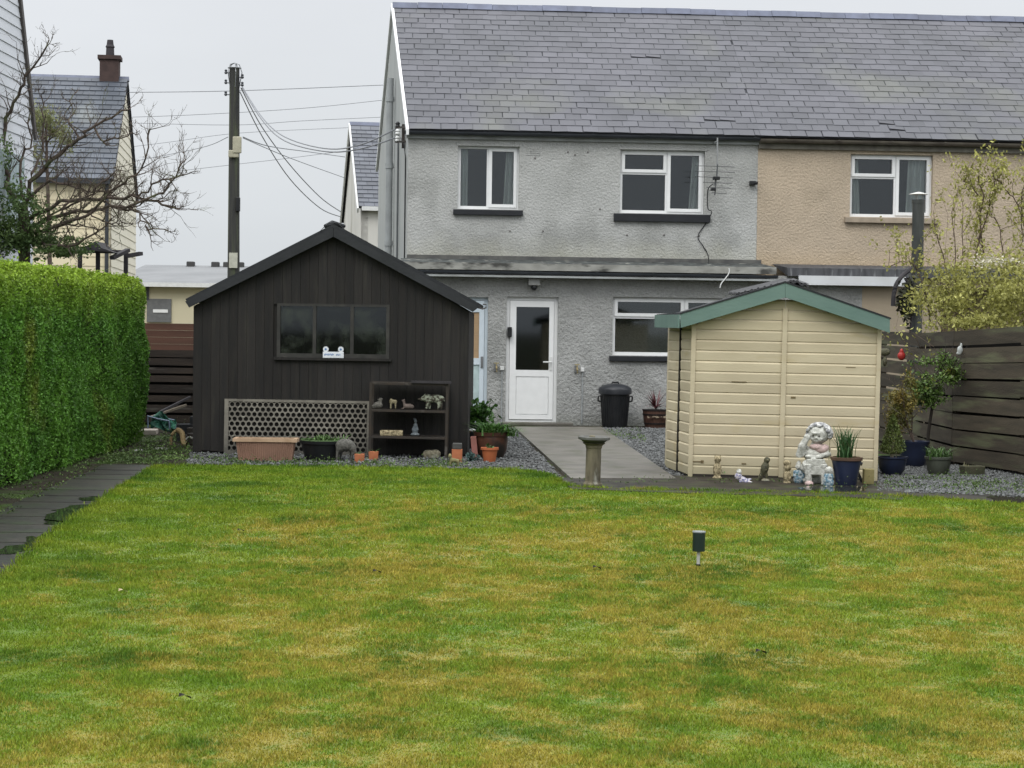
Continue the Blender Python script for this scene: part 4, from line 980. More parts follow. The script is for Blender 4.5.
mb = MB(); z_ = 3.4; mb.box(-.03, 0, 5.6, 6.4, 2.9, 4.1); mb.build('window', M('gable vent', (.3, .3, .28), rough=.8), FH)
D = 45; q = at(110.8, 182, D)
def clad(name, c, c2):   # weatherboard: bump lines from a wave across height
    m = M(name, c, c2, ns=1.2, rough=.7); nt = m.node_tree; N_ = nt.nodes; K_ = nt.links
    tcn = N_.new('ShaderNodeTexCoord'); s_ = N_.new('ShaderNodeSeparateXYZ'); K_.new(tcn.outputs['Object'], s_.inputs[0]); return m
def cladding(xa, ya, xb, yb, z0, ztopf, step=.2, off=.02):
    mb = MB(); d = Vector((xb-xa, yb-ya, 0)); n_ = Vector((d.y, -d.x, 0)).normalized()
    z = z0; cuts = 24
    while True:
        # portion of wall where top > z
        ts = [i/200 for i in range(201) if ztopf(i/200) > z+step*.5]
        if not ts: break
        t0, t1 = ts[0], ts[-1]; a = Vector((xa, ya, 0))+d*t0; b = Vector((xa, ya, 0))+d*t1
        z1 = z+step
        mb.add([(a+n_*off+Vector((0, 0, z))), (b+n_*off+Vector((0, 0, z))), (b+n_*.004+Vector((0, 0, z1))), (a+n_*.004+Vector((0, 0, z1))), (a+Vector((0, 0, z-.0))), (b+Vector((0, 0, z)))], [(0, 1, 2, 3), (4, 5, 1, 0)])
        z = z1
    return mb
m_cy = M('cream weatherboard', (.72, .64, .45), (.68, .60, .42), ns=.8, rough=.7)
m_cw = M('pale weatherboard', (.74, .70, .58), (.70, .66, .54), ns=.8, rough=.7)
m_fs2 = M('far slate dark', (.085, .095, .115), (.065, .075, .09), ns=.6, rough=.5, island=.25, c3=(.13, .14, .14), ns3=.5, t3=.62)
zr2 = at(80, 80, D+4).z; ze2 = q.z+.1
CH, crf = far_house('cream boarded house with dark slate roof and brick chimney beyond the bare tree', (q.x, D, 0), R(7.1), 9, 8, ze2, zr2, m_cy, m_cw, m_fs2, left=False)
mb = cladding(-9, 0, .0, 0, 0, lambda t: ze2, .22); mb.build('weatherboard', m_cy, CH)
mb = cladding(.004, 0, .004, 8, 0, lambda t: ze2+(zr2-ze2-.1)*(1-abs(2*t-1)), .22); mb.build('weatherboard', m_cw, CH)
mb = MB(); mb.tube([(-.08, -.08, 0), (-.08, -.08, ze2-.1)], .045); mb.build('downpipe', gut_d, CH)
mb = MB(); mb.beam((.03, 7.9, ze2-.1), (.03, 4, zr2-.06), .04, .07); mb.build('verge_board', m_under, crf)
mb = MB(); mb.box(-.62, -.14, 3.75, 4.25, zr2-.3, zr2+.50); mb.box(-.67, -.09, 3.70, 4.30, zr2+.50, zr2+.60)
brick = M('chimney brick', (.075, .05, .045), (.055, .038, .035), ns=6, rough=.9, bump=.4, bs=20)
mb.mi = [0]*len(mb.f); mb.build('chimney', brick, crf)
mb = MB(); mb.lathe([(.11, .6), (.10, .82), (.12, .84), (.09, .9), (.075, 1.02)], (-.38, 4, zr2), 14); mb.build('chimney_pot', M('chimney pot', (.05, .045, .05), rough=.8), crf)
# white boarded neighbour gable on the far left
WH = thing('boarded_house', 'tall pale weatherboarded gable end at the left edge behind the bare tree', 'house', (-7.15, 22, 0), (0, 0, 0), 'houses beyond the garden')
Xw = -7.05
def wz(y):  # verge
    z27 = at(20, 0, 27).z; z28 = at(33, 117, 27.75).z
    return z27+(z28-z27)*(y-27)/.75
yb_ = 27.85
m_wb = M('pale grey weatherboard', (.66, .68, .72), (.60, .62, .66), ns=.8, rough=.6)
ys = 20.0; ztp = 8.6
yk = 27-(ztp-wz(27))/((wz(27)-wz(27.75))/.75)
mb = cladding(Xw-WH.location.x, ys-22, Xw-WH.location.x, yb_-22, 0, lambda t: min(ztp, wz(ys+t*(yb_-ys))), .15, .018); 
mb.build('weatherboard', m_wb, WH)
mb = MB(); mb.add([(Xw-WH.location.x-.01, ys-22, 0), (Xw-WH.location.x-.01, yb_-22, 0), (Xw-WH.location.x-.01, yb_-22, wz(yb_)), (Xw-WH.location.x-.01, yk-22, ztp), (Xw-WH.location.x-.01, ys-22, ztp),
        (Xw-WH.location.x-6, ys-22, 0), (Xw-WH.location.x-6, yb_-22, 0), (Xw-WH.location.x-6, yb_-22, wz(yb_)), (Xw-WH.location.x-6, yk-22, ztp), (Xw-WH.location.x-6, ys-22, ztp)],
       [(0, 1, 2, 3, 4), (9, 8, 7, 6, 5), (1, 6, 7, 2), (0, 4, 9, 5)]); mb.build('wall', m_wb, WH)
mb = MB(); X_ = Xw-WH.location.x; mb.beam((X_-.02, yk-22, ztp), (X_-.02, yb_-22+.05, wz(yb_)-.1), .14, .10)
mb.add([(X_-.02, yk-22, ztp+.02), (X_-.02, yb_-22+.02, wz(yb_)), (X_-6, yb_-22+.02, wz(yb_)), (X_-6, yk-22, ztp+.02)], [(0, 1, 2, 3)]); mb.build('roof', M('dark verge', (.10, .09, .085), rough=.7), WH)
g_ = MB()
for (y0_, y1_) in ((25.5, 26.3), (26.45, 27.2)): g_.box(X_+.02, X_+.05, y0_-22, y1_-22, 2.6, 3.9)
g_.build('window', M('pale window', (.45, .55, .56), rough=.15), WH)
# cream bungalow with grey flat roof
D = 60
BG = thing('bungalow', 'low cream flat roofed building beyond the back fence', 'building', (at(140, 300, D).x, D, 0), group='houses beyond the garden')
def B(px, py): q = at(px, py, D); return q.x-BG.location.x, q.z
x0_, _ = B(118, 300); x1_, _ = B(250, 300); zt_b = B(180, 284)[1]; zr_b = B(180, 275.5)[1]
mb = MB(); mb.box(x0_, x1_, 0, 6, 0, zt_b); mb.build('wall', M('cream bungalow wall', (.62, .57, .41), (.57, .52, .37), ns=.7, rough=.85), BG)
mb = MB(); mb.add([(x0_-.3, -.3, zt_b-.0), (x1_+.3, -.3, zt_b), (x1_+.3, 6, zr_b+.5), (x0_-.3, 6, zr_b+.5), (x0_-.3, 6, zt_b), (x1_+.3, 6, zt_b)], [(0, 1, 2, 3), (0, 3, 4), (1, 5, 2)])
br_ = mb.build('roof', M('grey flat roof', (.24, .245, .25), (.20, .205, .21), ns=.8, rough=.9, spec=.05), BG)
mb = MB(); mb.box(x0_-.3, x1_+.3, -.36, -.303, zt_b-.10, zt_b+.03); mb.build('fascia', offwhite, br_)
for k_, pxx in enumerate((187, 200, 214, 160)):
    mb = MB(); xx, _ = B(pxx, 276); mb.box(xx-.12, xx+.14, 5.5, 5.8, zr_b+.35, zr_b+.62); mb.build('roof_vent', M('roof vent dark', (.06, .06, .06), rough=.8), br_, bevel=.03)
xa, za = B(147, 322); xb2, zb2 = B(171.5, 299)
mb = MB(); mb.box(xa, xb2, -.05, -.003, za, zb2); bw_ = mb.build('window', M('dark grey window', (.16, .165, .17), rough=.3), BG)
mb = MB(); zc = B(160, 311)[1]; mb.box(xa+.2, xb2-.1, -.07, -.052, zc-.05, zc+.05); mb.build('ledge', white, bw_)
xa, za = B(203, 322); mb = MB(); mb.box(xa, xa+.85, -.04, -.003, za-.1, za+.75); mb.build('shutter', M('cream shutter', (.60, .55, .44), rough=.7), BG)
mb = MB(); xa, _ = B(149, 300); mb.box(xa-.1, xa, -.06, -.003, B(0, 298)[1], B(0, 284)[1]); mb.build('wall_lamp', gut_d, BG)

# ------------------------------------------------------------------ telegraph pole and wires
PD = 44.0; pb = at(234, 272, PD); pt_ = at(234.6, 68, PD)
TP = thing('telegraph_pole', 'tall weathered wooden telegraph pole behind the black shed', 'pole', (pb.x, PD, 0))
m_pole = M('weathered pole', (.055, .055, .048), (.035, .036, .036), ns=2, stretch=(8, 8, .4), rough=.9, c3=(.07, .08, .05), ns3=1.5, t3=.5, bump=.3, bs=30)
dx = pt_.x-pb.x
mb = MB(); mb.tube([(0, 0, 0), (dx*.4, 0, pt_.z*.4), (dx, 0, pt_.z)], [.165, .14, .115], 14); mb.build('pole_shaft', m_pole, TP, smooth=True)
zt_p = pt_.z
mb = MB()
for k in range(5):
    t = k*1.256; mb.tube([(dx+.11*math.cos(t), .11*math.sin(t), zt_p-.45), (dx+.17*math.cos(t), .17*math.sin(t), zt_p-.1), (dx+.11*math.cos(t), .11*math.sin(t), zt_p+.08), (dx, 0, zt_p+.12)], .012, 5)
mb.tube([(dx+.15*math.cos(t/3), .15*math.sin(t/3), zt_p+.0) for t in range(20)], .01, 5); mb.build('wire_cage', steel, TP)
mb = MB()
for sx_, zz in ((-1, -.12), (-1, -.35), (-1, -.62), (1, -.22), (1, -.4)):
    mb.tube([(dx, -.05, zt_p+zz), (dx+sx_*.19, -.06, zt_p+zz)], .012, 5); mb.lathe([(.02, -.03), (.04, 0), (.025, .03), (.035, .06), (.01, .08)], (dx+sx_*.19, -.06, zt_p+zz), 8)
mb.build('insulator', M('dark insulator', (.06, .065, .075), rough=.4), TP)
zb_ = at(236, 153, PD).z; mb = MB(); mb.box(dx+.0, dx+.20, -.22, -.14, zb_-.02, zb_+.36); mb.box(dx-.1, dx+.14, -.2, -.14, zb_-.12, zb_+.05); mb.build('junction_box', M('cream box', (.42, .40, .30), rough=.6), TP, bevel=.02)
mb = MB(); zc = at(240, 203, PD).z; mb.box(dx+.08, dx+.17, -.16, -.06, zc-.2, zc+.12); mb.build('cable_clamp', blackplastic, TP, bevel=.01)
mb = MB(); zc = at(236, 266, PD).z; mb.box(-.09, .1, -.175, -.15, zc-.05, zc+.3); mb.build('number_plate', M('pale plate', (.50, .50, .42), ns=12, rough=.6), TP)
wirem = M('overhead wire', (.24, .25, .27), rough=.6)
WG = 'overhead wires from the telegraph pole'
def wire(pts, lab, r=.011, Ds=None):
    cable('overhead_wire', [at(a, b, d) for a, b, d in pts], r, wirem, lab, 'wire', WG)
wire([(242, 86, PD), (262, 117, 41), (285, 137, 38), (325, 148.5, 35), (360, 145, 33), (397, 128.5, 32.4)], 'sagging wire from pole top to the gable bracket, upper of the pair', .012)
wire([(242, 88, PD), (262, 120, 41), (285, 141, 38), (325, 151.5, 35), (360, 149, 33), (396, 137.5, 32.4)], 'sagging wire from pole top to the gable bracket, lower of the pair', .012)
wire([(241, 88, PD), (262, 127, 47), (290, 165, 50), (320, 197, 54), (341, 212, 57)], 'steep wire from pole top down to the white house, right of the pair', .013)
wire([(240, 92, PD), (262, 136, 47), (290, 179, 50), (320, 208, 54), (341, 217, 57)], 'steep wire from pole top down to the white house, left of the pair', .013)
wire([(100, 92.5, 70), (228, 91, 70), (384, 85, 70)], 'topmost far wire crossing the sky behind the pole', .013)
wire([(100, 118, 72), (190, 115, 72), (300, 108.5, 72), (384, 100, 72)], 'second far wire crossing the sky behind the pole', .010)
wire([(100, 122, 74), (230, 125, 74), (300, 121, 74), (384, 117, 74)], 'third far wire, nearly level behind the pole', .010)
wire([(105, 150, 76), (170, 142, 76), (240, 133, 76), (352, 127.5, 76)], 'low far wire rising to the right behind the pole', .009)
wire([(120, 164, 76), (200, 148, 76), (228, 137, 60)], 'short far wire rising from the left to the pole', .012)
wire([(243, 137, PD), (268, 146, 46), (310, 152, 52), (345, 157, 58)], 'wire leaving the pole mid height to the right', .012)
wire([(243, 138, PD), (290, 158, 47), (345, 178, 58)], 'thin wire falling from pole mid height to the right', .009)
wire([(170, 172, 80), (230, 165, 80), (290, 158, 80), (352, 150, 80)], 'faint lowest far wire behind the pole', .010)
# ------------------------------------------------------------------ hedge
HG = thing('hedge', 'tall dense clipped green hedge along the left side with bright new growth on top', 'hedge', (-5.4, 17.5, 0))
def hface(y): return -4.70-.012*(y-15)
def hn(y, z): return .07*noise.noise(Vector((y*.9, z*1.1, 3)))+.05*noise.noise(Vector((y*3, z*3, 7)))
HT = 2.13; HY0, HY1 = 9.0, 25.0
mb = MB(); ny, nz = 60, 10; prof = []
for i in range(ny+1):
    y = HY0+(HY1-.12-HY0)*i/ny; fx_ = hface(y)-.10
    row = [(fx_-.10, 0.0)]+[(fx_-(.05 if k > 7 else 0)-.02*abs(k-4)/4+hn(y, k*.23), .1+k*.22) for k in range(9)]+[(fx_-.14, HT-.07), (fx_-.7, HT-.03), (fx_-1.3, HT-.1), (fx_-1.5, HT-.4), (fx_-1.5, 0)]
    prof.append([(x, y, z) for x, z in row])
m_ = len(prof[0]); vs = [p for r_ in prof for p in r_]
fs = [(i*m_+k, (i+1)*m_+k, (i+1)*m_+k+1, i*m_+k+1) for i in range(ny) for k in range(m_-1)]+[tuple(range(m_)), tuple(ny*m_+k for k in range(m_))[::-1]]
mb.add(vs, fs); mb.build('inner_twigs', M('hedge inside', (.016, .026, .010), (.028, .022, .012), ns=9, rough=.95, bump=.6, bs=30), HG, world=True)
pts = []; out = []
n1 = 152000
y = rng.uniform(12.6, 25, n1); z = rng.uniform(.02, HT, n1)**1.0
xx = np.array([hface(a)+hn(a, b)-.02*max(0, .5-b)*4 for a, b in zip(y, z)])
rounded = np.clip((z-(HT-.16))/.16, 0, 1)**2*.13
dens = np.array([noise.noise(Vector((a*1.3, b*1.6, 20))) for a, b in zip(y, z)])
keep = (rng.random(n1) < np.clip(.93+dens*.9, .25, 1)) & ((z > .2) | (rng.random(n1) < .5+z))
p1 = np.stack([xx-rounded-rng.exponential(.028, n1)+.01, y, z], 1)[keep]
n2 = 50000; xt = -rng.uniform(0, 1.45, n2); yt = rng.uniform(12.6, 25, n2)
zt_ = np.array([HT+.04*noise.noise(Vector((b*1.2, a*2, 5)))+.03*noise.noise(Vector((b*5, a*5, 9))) for a, b in zip(xt, yt)])-np.clip((-.12-xt)*-1, 0, 1)**2*6*.9*0
p2 = np.stack([np.array([hface(b) for b in yt])-.06+xt, yt, zt_-rng.exponential(.02, n2)+rng.exponential(.012, n2)], 1)
n3 = 12000; p3 = np.stack([hface(25)-.05-rng.uniform(0, 1.4, n3), 25.0-rng.exponential(.03, n3)+.02*rng.normal(size=n3), rng.uniform(.05, HT, n3)], 1)
allp = np.concatenate([p1, p2, p3])
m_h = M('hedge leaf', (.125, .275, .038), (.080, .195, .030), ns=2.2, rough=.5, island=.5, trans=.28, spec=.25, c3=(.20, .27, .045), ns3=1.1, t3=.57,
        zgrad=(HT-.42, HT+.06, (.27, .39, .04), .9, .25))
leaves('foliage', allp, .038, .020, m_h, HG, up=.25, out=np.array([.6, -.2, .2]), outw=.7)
# ------------------------------------------------------------------ shrubs and trees
def grow(mb, p, d, ln, r, depth, rr, trop=.15, segs=4, kids=3, wob=.25, tips=None, shrink=.68):
    pts = [Vector(p)]; rs = [r]; d = Vector(d).normalized()
    for i in range(segs):
        d = (d+Vector((rr.gauss(0, wob), rr.gauss(0, wob), rr.gauss(0, wob)+trop))).normalized(); pts.append(pts[-1]+d*ln/segs); rs.append(r*(1-.72*(i+1)/segs))
    mb.tube(pts, rs, 5 if r > .008 else 3, cap=False)
    if tips is not None: tips += pts[1:]
    if depth > 0:
        for k in range(kids):
            i = rr.randint(1, segs); dd = (d+Vector((rr.gauss(0, .7), rr.gauss(0, .7), rr.gauss(0, .5)+.2))).normalized()
            grow(mb, pts[i], dd, ln*rr.uniform(.45, shrink+.1), max(rs[i]*.75, .003), depth-1, rr, trop, segs, kids, wob, tips, shrink)
def spline(P, k=5):
    o = []
    for i in range(len(P)-1):
        p0 = Vector(P[max(i-1, 0)]); p1 = Vector(P[i]); p2 = Vector(P[i+1]); p3 = Vector(P[min(i+2, len(P)-1)])
        for j in range(k):
            t = j/k; o.append(.5*((2*p1)+(p2-p0)*t+(2*p0-5*p1+4*p2-p3)*t*t+(3*p1-p0-3*p2+p3)*t**3))
    o.append(Vector(P[-1])); return o
TD = 26.0
tb = at(22, 250, TD); BT = thing('bare_tree', 'spreading bare tree with twisted grey branches and ivy rising behind the hedge', 'tree', (tb.x, TD, 0))
rr = random.Random(11)
trunk = MB(); trunk.tube(spline([(tb.x+.05, TD, 0), (tb.x-.03, TD, .9), (tb.x+.03, TD, 1.9), at(24, 225, TD), at(22, 205, TD+.1)]), [.10-.0016*i for i in range(21)], 9, cap=False)
limbs = [([(24, 225, 26), (31, 182, 26), (59, 155, 25.8), (78, 140, 25.6), (94, 126, 25.4), (127, 109, 25.2)], .036),
         ([(22, 215, 26), (6, 175, 26.2), (6, 128, 26.2), (18, 96, 26), (31, 70, 25.8), (48, 42, 25.6)], .034),
         ([(24, 222, 26), (52, 206, 25.7), (98, 199, 25.3), (140, 196, 25), (168, 205, 24.8), (178, 208, 24.7)], .028),
         ([(26, 228, 26), (70, 213, 25.5), (102, 208, 25.1), (135, 203, 24.6), (165, 192, 24.4), (183, 160, 24.3)], .024),
         ([(28, 235, 26), (66, 222, 25.4), (90, 213, 25), (118, 186, 24.8), (141, 168, 24.6), (151, 128, 24.5)], .022),
         ([(26, 205, 26), (45, 184, 25.9), (70, 185, 25.6), (92, 191, 25.4), (112, 196, 25.2)], .02),
         ([(30, 238, 26), (64, 247, 25.3), (92, 236, 25), (112, 218, 24.9)], .018),
         ([(94, 126, 25.4), (100, 140, 25.3), (118, 139, 25.2), (132, 132, 25.2)], .014),
         ([(18, 200, 26), (-8, 170, 26.3), (-20, 140, 26.4)], .03),
         ([(31, 182, 26), (42, 150, 26.2), (44, 120, 26.3), (40, 96, 26.4)], .018),
         ([(24, 200, 26), (22, 165, 26.3), (30, 140, 26.5), (28, 108, 26.5)], .02),
         ([(78, 140, 25.6), (70, 118, 25.8), (72, 95, 25.9)], .012),
         ([(32, 238, 26), (60, 228, 25.6), (84, 226, 25.3), (105, 239, 25.1)], .014), ([(30, 230, 26), (55, 215, 25.8), (72, 196, 25.7), (82, 170, 25.7)], .013), ([(60, 210, 25.7), (86, 197, 25.4), (108, 180, 25.2), (118, 165, 25.1)], .012), ([(100, 199, 25.3), (118, 210, 25.1), (140, 205, 24.9), (170, 193, 24.8)], .011), ([(90, 213, 25), (106, 224, 24.9), (122, 222, 24.8)], .009),
         ([(120, 205, 24.9), (140, 215, 24.7), (150, 228, 24.6), (168, 229, 24.5)], .011),
         ([(138, 197, 25), (160, 181, 24.8), (176, 178, 24.7), (189, 172, 24.6)], .012)]
tips = []
for P_, r0 in limbs:
    S_ = spline([at(*q) for q in P_], 4); nS = len(S_)
    S_ = [S_[0]]+[s+Vector((rr.gauss(0, .018), rr.gauss(0, .03), rr.gauss(0, .018))) for s in S_[1:]]
    b = MB(); b.tube(S_, [r0*(1-.80*i/nS)+.003 for i in range(nS)], 6, cap=False)
    for i in range(3, nS, 1):
        if rr.random() < .98:
            d = (S_[i]-S_[i-1]).normalized(); dd = (d*.8+Vector((rr.gauss(0, .55), rr.gauss(0, .5), rr.gauss(.12, .5)))).normalized()
            grow(b, S_[i], dd, rr.uniform(.30, .80)*(1 if nS > 14 else .6)*(1-.55*i/nS), .009*(1-.4*i/nS)+.002, 2, rr, trop=.10, kids=3, wob=.26, tips=tips)
    b.build('branch', bark, BT, world=True)
trunk.build('trunk', bark, BT, world=True, smooth=True)
ivy = []
for (a, b_, rx, rz, n_) in ((2, 232, .50, .36, 1900), (34, 240, .55, .20, 1500), (8, 195, .30, .28, 450), (-6, 160, .28, .55, 600), (66, 249, .4, .12, 1300), (26, 205, .22, .25, 380), (70, 218, .15, .1, 120), (45, 215, .2, .2, 200)):
    c_ = at(a, b_, TD-.2); ivy.append(clump_pts((c_.x, c_.y, c_.z), (rx, .5, rz), n_, 22, .2, .3))
leaves('ivy', np.concatenate(ivy), .05, .03, M('ivy leaf', (.12, .18, .055), (.07, .12, .04), ns=3, rough=.55, island=.45, trans=.25), BT, up=.1)
bud = np.array([tuple(t) for t in tips]); bud = bud[rng.random(len(bud)) < .25]+rng.normal(size=(1, 3))*.0
leaves('bud', bud, .018, .010, M('bud', (.12, .11, .06), rough=.8), BT)
# loose olive tree behind
c_ = at(46, 126, 33); OT = thing('young_tree', 'loose olive green feathery tree behind the bare tree', 'tree', (c_.x, 33, 0))
b = MB(); b.tube([(c_.x, 33, 0), (c_.x+.1, 33, 2), (c_.x, 33, c_.z)], [.06, .045, .02], 7)
for k in range(7): grow(b, (c_.x, 33, c_.z-.9+.1*k), (rr.gauss(0, .5), rr.gauss(0, .4), .9), .8, .012, 1, rr)
b.build('trunk', bark, OT, world=True)
pp = np.concatenate([clump_pts((at(a, q, 33).x, 33, at(a, q, 33).z), (rx, .4, rz), n_, 26, .16, .2) for a, q, rx, rz, n_ in ((38, 122, .28, .34, 800), (52, 128, .35, .4, 900), (66, 138, .2, .3, 350), (30, 150, .3, .5, 500))])
leaves('crown', pp, .07, .02, M('olive leaf', (.26, .27, .12), (.2, .22, .10), ns=3, rough=.6, island=.3, trans=.3), OT, up=.6)
# dark timber frame beyond hedge end
c_ = at(126, 262, 30); PG = thing('pergola', 'dark sagging timber frame rising just behind the end of the hedge', 'pergola', (c_.x, 30, 0))
dw = M('dark old timber', (.045, .042, .045), (.03, .028, .03), ns=5, rough=.8)
for a, q in ((at(72, 251, 30), at(128, 252, 30)), (at(112, 258, 29.6), at(128, 250, 30)), (at(127, 256, 29.8), at(141, 253.5, 29.6))):
    b = MB(); b.beam(a, q, .08, .055); b.build('beam', dw, PG, world=True)
for a in (126, 98, 80): b = MB(); t = at(a, 252, 30); b.box(t.x-.03, t.x+.03, 29.97, 30.03, 0, t.z); b.build('post', dw, PG, world=True)
b = MB(); t0 = at(88, 249, 30.1); t1 = at(122, 252, 30.1); b.prism([(t0.x, t0.z-.03), (t0.x+.25, t0.z+.10), (t1.x-.2, t1.z+.04), (t1.x, t1.z-.03)], 29.5, 30.3); b.build('cover', dw, PG, world=True)

# right hand bush beyond the fence
BX = 25.0; c_ = at(985, 330, BX)
RB = thing('flowering_bush', 'straggly yellow green bush with long shoots rising over the right hand fence', 'bush', (c_.x, BX, 0))
b = MB(); tips = []; rr = random.Random(5)
sh = [([(965, 330), (972, 290), (978, 240), (983, 200), (978, 178)], .016, 25), ([(978, 240), (988, 210), (995, 190), (993, 175)], .010, 25), ([(993, 175), (1005, 190), (1018, 205), (1024, 240)], .009, 25),
      ([(983, 200), (970, 185), (962, 180)], .008, 25), ([(990, 330), (985, 280), (980, 215), (982, 180)], .013, 25.2), ([(955, 330), (955, 285), (952, 212)], .009, 25), ([(958, 320), (962, 270), (963, 214)], .008, 25.2),
      ([(945, 325), (948, 280), (935, 225)], .008, 25), ([(1010, 330), (1005, 280), (1000, 230), (990, 215)], .010, 25), ([(930, 325), (925, 290), (910, 262), (885, 268)], .010, 25), ([(940, 325), (928, 300), (915, 255)], .008, 25),
      ([(1030, 330), (1028, 260), (1022, 200), (1030, 170)], .013, 25), ([(1000, 330), (1012, 290), (1020, 250)], .010, 25)]
for P_, r0, dd in sh:
    S_ = spline([at(a, q, dd) for a, q in P_], 5); nS = len(S_)
    b.tube([s+Vector((rr.gauss(0, .01), rr.gauss(0, .02), rr.gauss(0, .01))) for s in S_], [r0*(1-.7*i/nS)+.002 for i in range(nS)], 5, cap=False); tips += S_[2:]
    for i in range(2, nS, 2): grow(b, S_[i], (rr.gauss(0, .5), rr.gauss(0, .5), .9), rr.uniform(.2, .5), .005, 1, rr, kids=2, tips=tips)
for k in range(15):
    x_ = rr.uniform(5.7, 8.2); grow(b, (x_, rr.uniform(23.6, 26), rr.uniform(0, .3)), (rr.gauss(0, .2), rr.gauss(0, .2), 1), rr.uniform(1.6, 2.4), .010, 2, rr, kids=2, tips=tips)
b.build('stem', M('bush stem', (.12, .085, .06), (.08, .06, .045), ns=10, rough=.85), RB, world=True)
tp = np.array([tuple(t) for t in tips]); tp = tp[tp[:, 2] > 1.2]; tp = np.repeat(tp, 3, 0)+rng.normal(size=(len(tp)*3, 3))*.04
cl_ = [clump_pts((at(a, q, d_).x, d_, at(a, q, d_).z), (rx, .6, rz), n_, nc, .2, .1) for a, q, d_, rx, rz, n_, nc in
       ((1005, 300, 24, .55, .42, 1900, 54), (960, 305, 24.5, .5, .35, 950, 50), (925, 300, 25, .4, .4, 550, 40), (1000, 262, 24.5, .45, .28, 450, 34), (955, 275, 24.7, .5, .25, 450, 30), (1040, 300, 24, .5, .6, 1600, 26), (978, 322, 24, .8, .12, 900, 34))]
leaves('foliage', np.concatenate(cl_+[tp]), .055, .028, leafyl, RB, up=.3)
wf_ = clump_pts((at(995, 262, 24.4).x, 24.3, at(995, 262, 24.4).z), (.5, .3, .10), 260, 12, .25, .2)
leaves('blossom', wf_, .035, .03, M('pale blossom', (.72, .68, .56), rough=.6, island=.1, trans=.2), RB)
cg_ = clump_pts((at(985, 205, 25).x, 25, at(985, 205, 25).z), (.3, .2, .45), 380, 14, .1, .2)
# dark ivy on the wall under the flue
IV = thing('wall_ivy', 'dark ivy clump hanging below the torn felt roof beside the flue', 'plant', (at(907, 300, 29).x, 29.0, 0))
c_ = at(907, 298, 29.2)
b = MB(); b.tube(spline([at(893, 306, 29.1), at(895, 288, 29.1), at(903, 275, 29.2), at(914, 268, 29.4)]), .035, 7); b.tube(spline([(c_.x, 29.2, 0), (c_.x+.03, 29.2, 1), at(912, 300, 29.2), at(905, 278, 29.2)]), .02, 6); b.build('stem', dw, IV, world=True)
leaves('foliage', clump_pts((c_.x, 29.1, c_.z), (.17, .14, .36), 900, 14, .25, .2), .07, .05, M('old ivy leaf', (.045, .05, .025), (.03, .03, .02), ns=4, rough=.6, island=.4), IV)

# ------------------------------------------------------------------ pots and potted plants
def pot_prof(rt, rb, h, rim=.012, rh=.03): return [(rb, 0), (rt-rim, h-rh), (rt, h-rh+.002), (rt, h), (rt-.015, h), (rt-.025, h-.03), (0.001, h-.035)]
def pot(T, rt, rb, h, mat, c=(0, 0, 0), name='pot', sq=None, rh=.03, n=26):
    m = MB(); m.lathe(pot_prof(rt, rb, h, rh=rh)[:-1], c, n, sq=sq); o = m.build(name, mat, T, smooth=True)
    s = MB(); s.lathe([(rt-.022, h-.045), (rt*.4, h-.035), (.001, h-.03)], c, n); s.build('soil', soil, T); return o
def G(px, py): p = gp(px, py); return (p.x, p.y, 0)
def lv(T, c, r, n, l, w_, mat, nc=10, up=.4, name='leaf', spread=.3, shell=.3):
    o = T.location; p = clump_pts(c, r, n, nc, spread, shell)+np.array(o)
    return leaves(name, p, l, w_, mat, T, up=up)
tc2 = M('pink terracotta plastic', (.32, .19, .135), (.26, .155, .11), ns=6, rough=.6, zgrad=(.06, .0, (.2, .15, .1), .5, .05))
p = G(266, 461.5); T = thing('trough_planter', 'long ribbed pinkish terracotta trough with dead stalks against the black shed', 'planter', p)
m = MB()
def trough(m, wt, wb, dt, db, h):
    m.add([(sx_*w_/2, sy*d_/2, z) for w_, d_, z in ((wb, db, 0), (wt, dt, h), (wt-.05, dt-.05, h), (wt-.06, dt-.06, h-.05)) for sx_, sy in ((-1, -1), (1, -1), (1, 1), (-1, 1))],
          [(3, 2, 1, 0)]+[(4*k+i, 4*k+(i+1) % 4, 4*k+4+(i+1) % 4, 4*k+4+i) for k in range(3) for i in range(4)]+[(12, 13, 14, 15)])
trough(m, .66, .60, .24, .20, .25); m.build('pot', tc2, T)
m = MB(); m.holes(-.365, .365, -.14, .14, [(-.32, .32, -.10, .10)], 0, .038); m.v = [(x, z, .232+y) for x, y, z in m.v]; rimo = m.build('rim', M('worn terracotta rim', (.47, .33, .22), (.36, .24, .15), ns=7, rough=.7), T, bevel=.004)
m = MB()
for k in range(27): xx_ = -.295+k*.0227; m.beam((xx_*.97, -.1045, .01), (xx_*1.03, -.123, .22), .010, .008)
m.build('ribs', tc2, T)
m = MB(); m.box(-.31, .31, -.095, .095, .2, .235); m.build('soil', soil, T)
m = blades([(rng.uniform(-.3, .3), rng.uniform(-.08, .08), .23) for _ in range(110)], [random.uniform(.02, .06) for _ in range(110)], .008, .8); m.build('dead_stalks', M('straw stalks', (.25, .22, .10), (.16, .17, .07), ns=20, rough=.9, island=.3), T)
p = G(323, 460.8); T = thing('potted_plant', 'wide black tub of low green leaves standing between the terracotta trough and the hog ornament', 'potted plant', p, group='potted plants in the garden')
m = MB(); m.lathe([(.20, 0), (.255, .20), (.27, .205), (.275, .24), (.255, .24), (.245, .21), (.001, .2)], (0, 0, 0), 26); m.build('pot', blackplastic, T, smooth=True)
m = MB(); m.lathe([(.262, .236), (.262, .25), (.25, .25), (.25, .236)], (0, 0, 0), 26); m.build('rim', M('green rim', (.12, .2, .08), rough=.6), T)
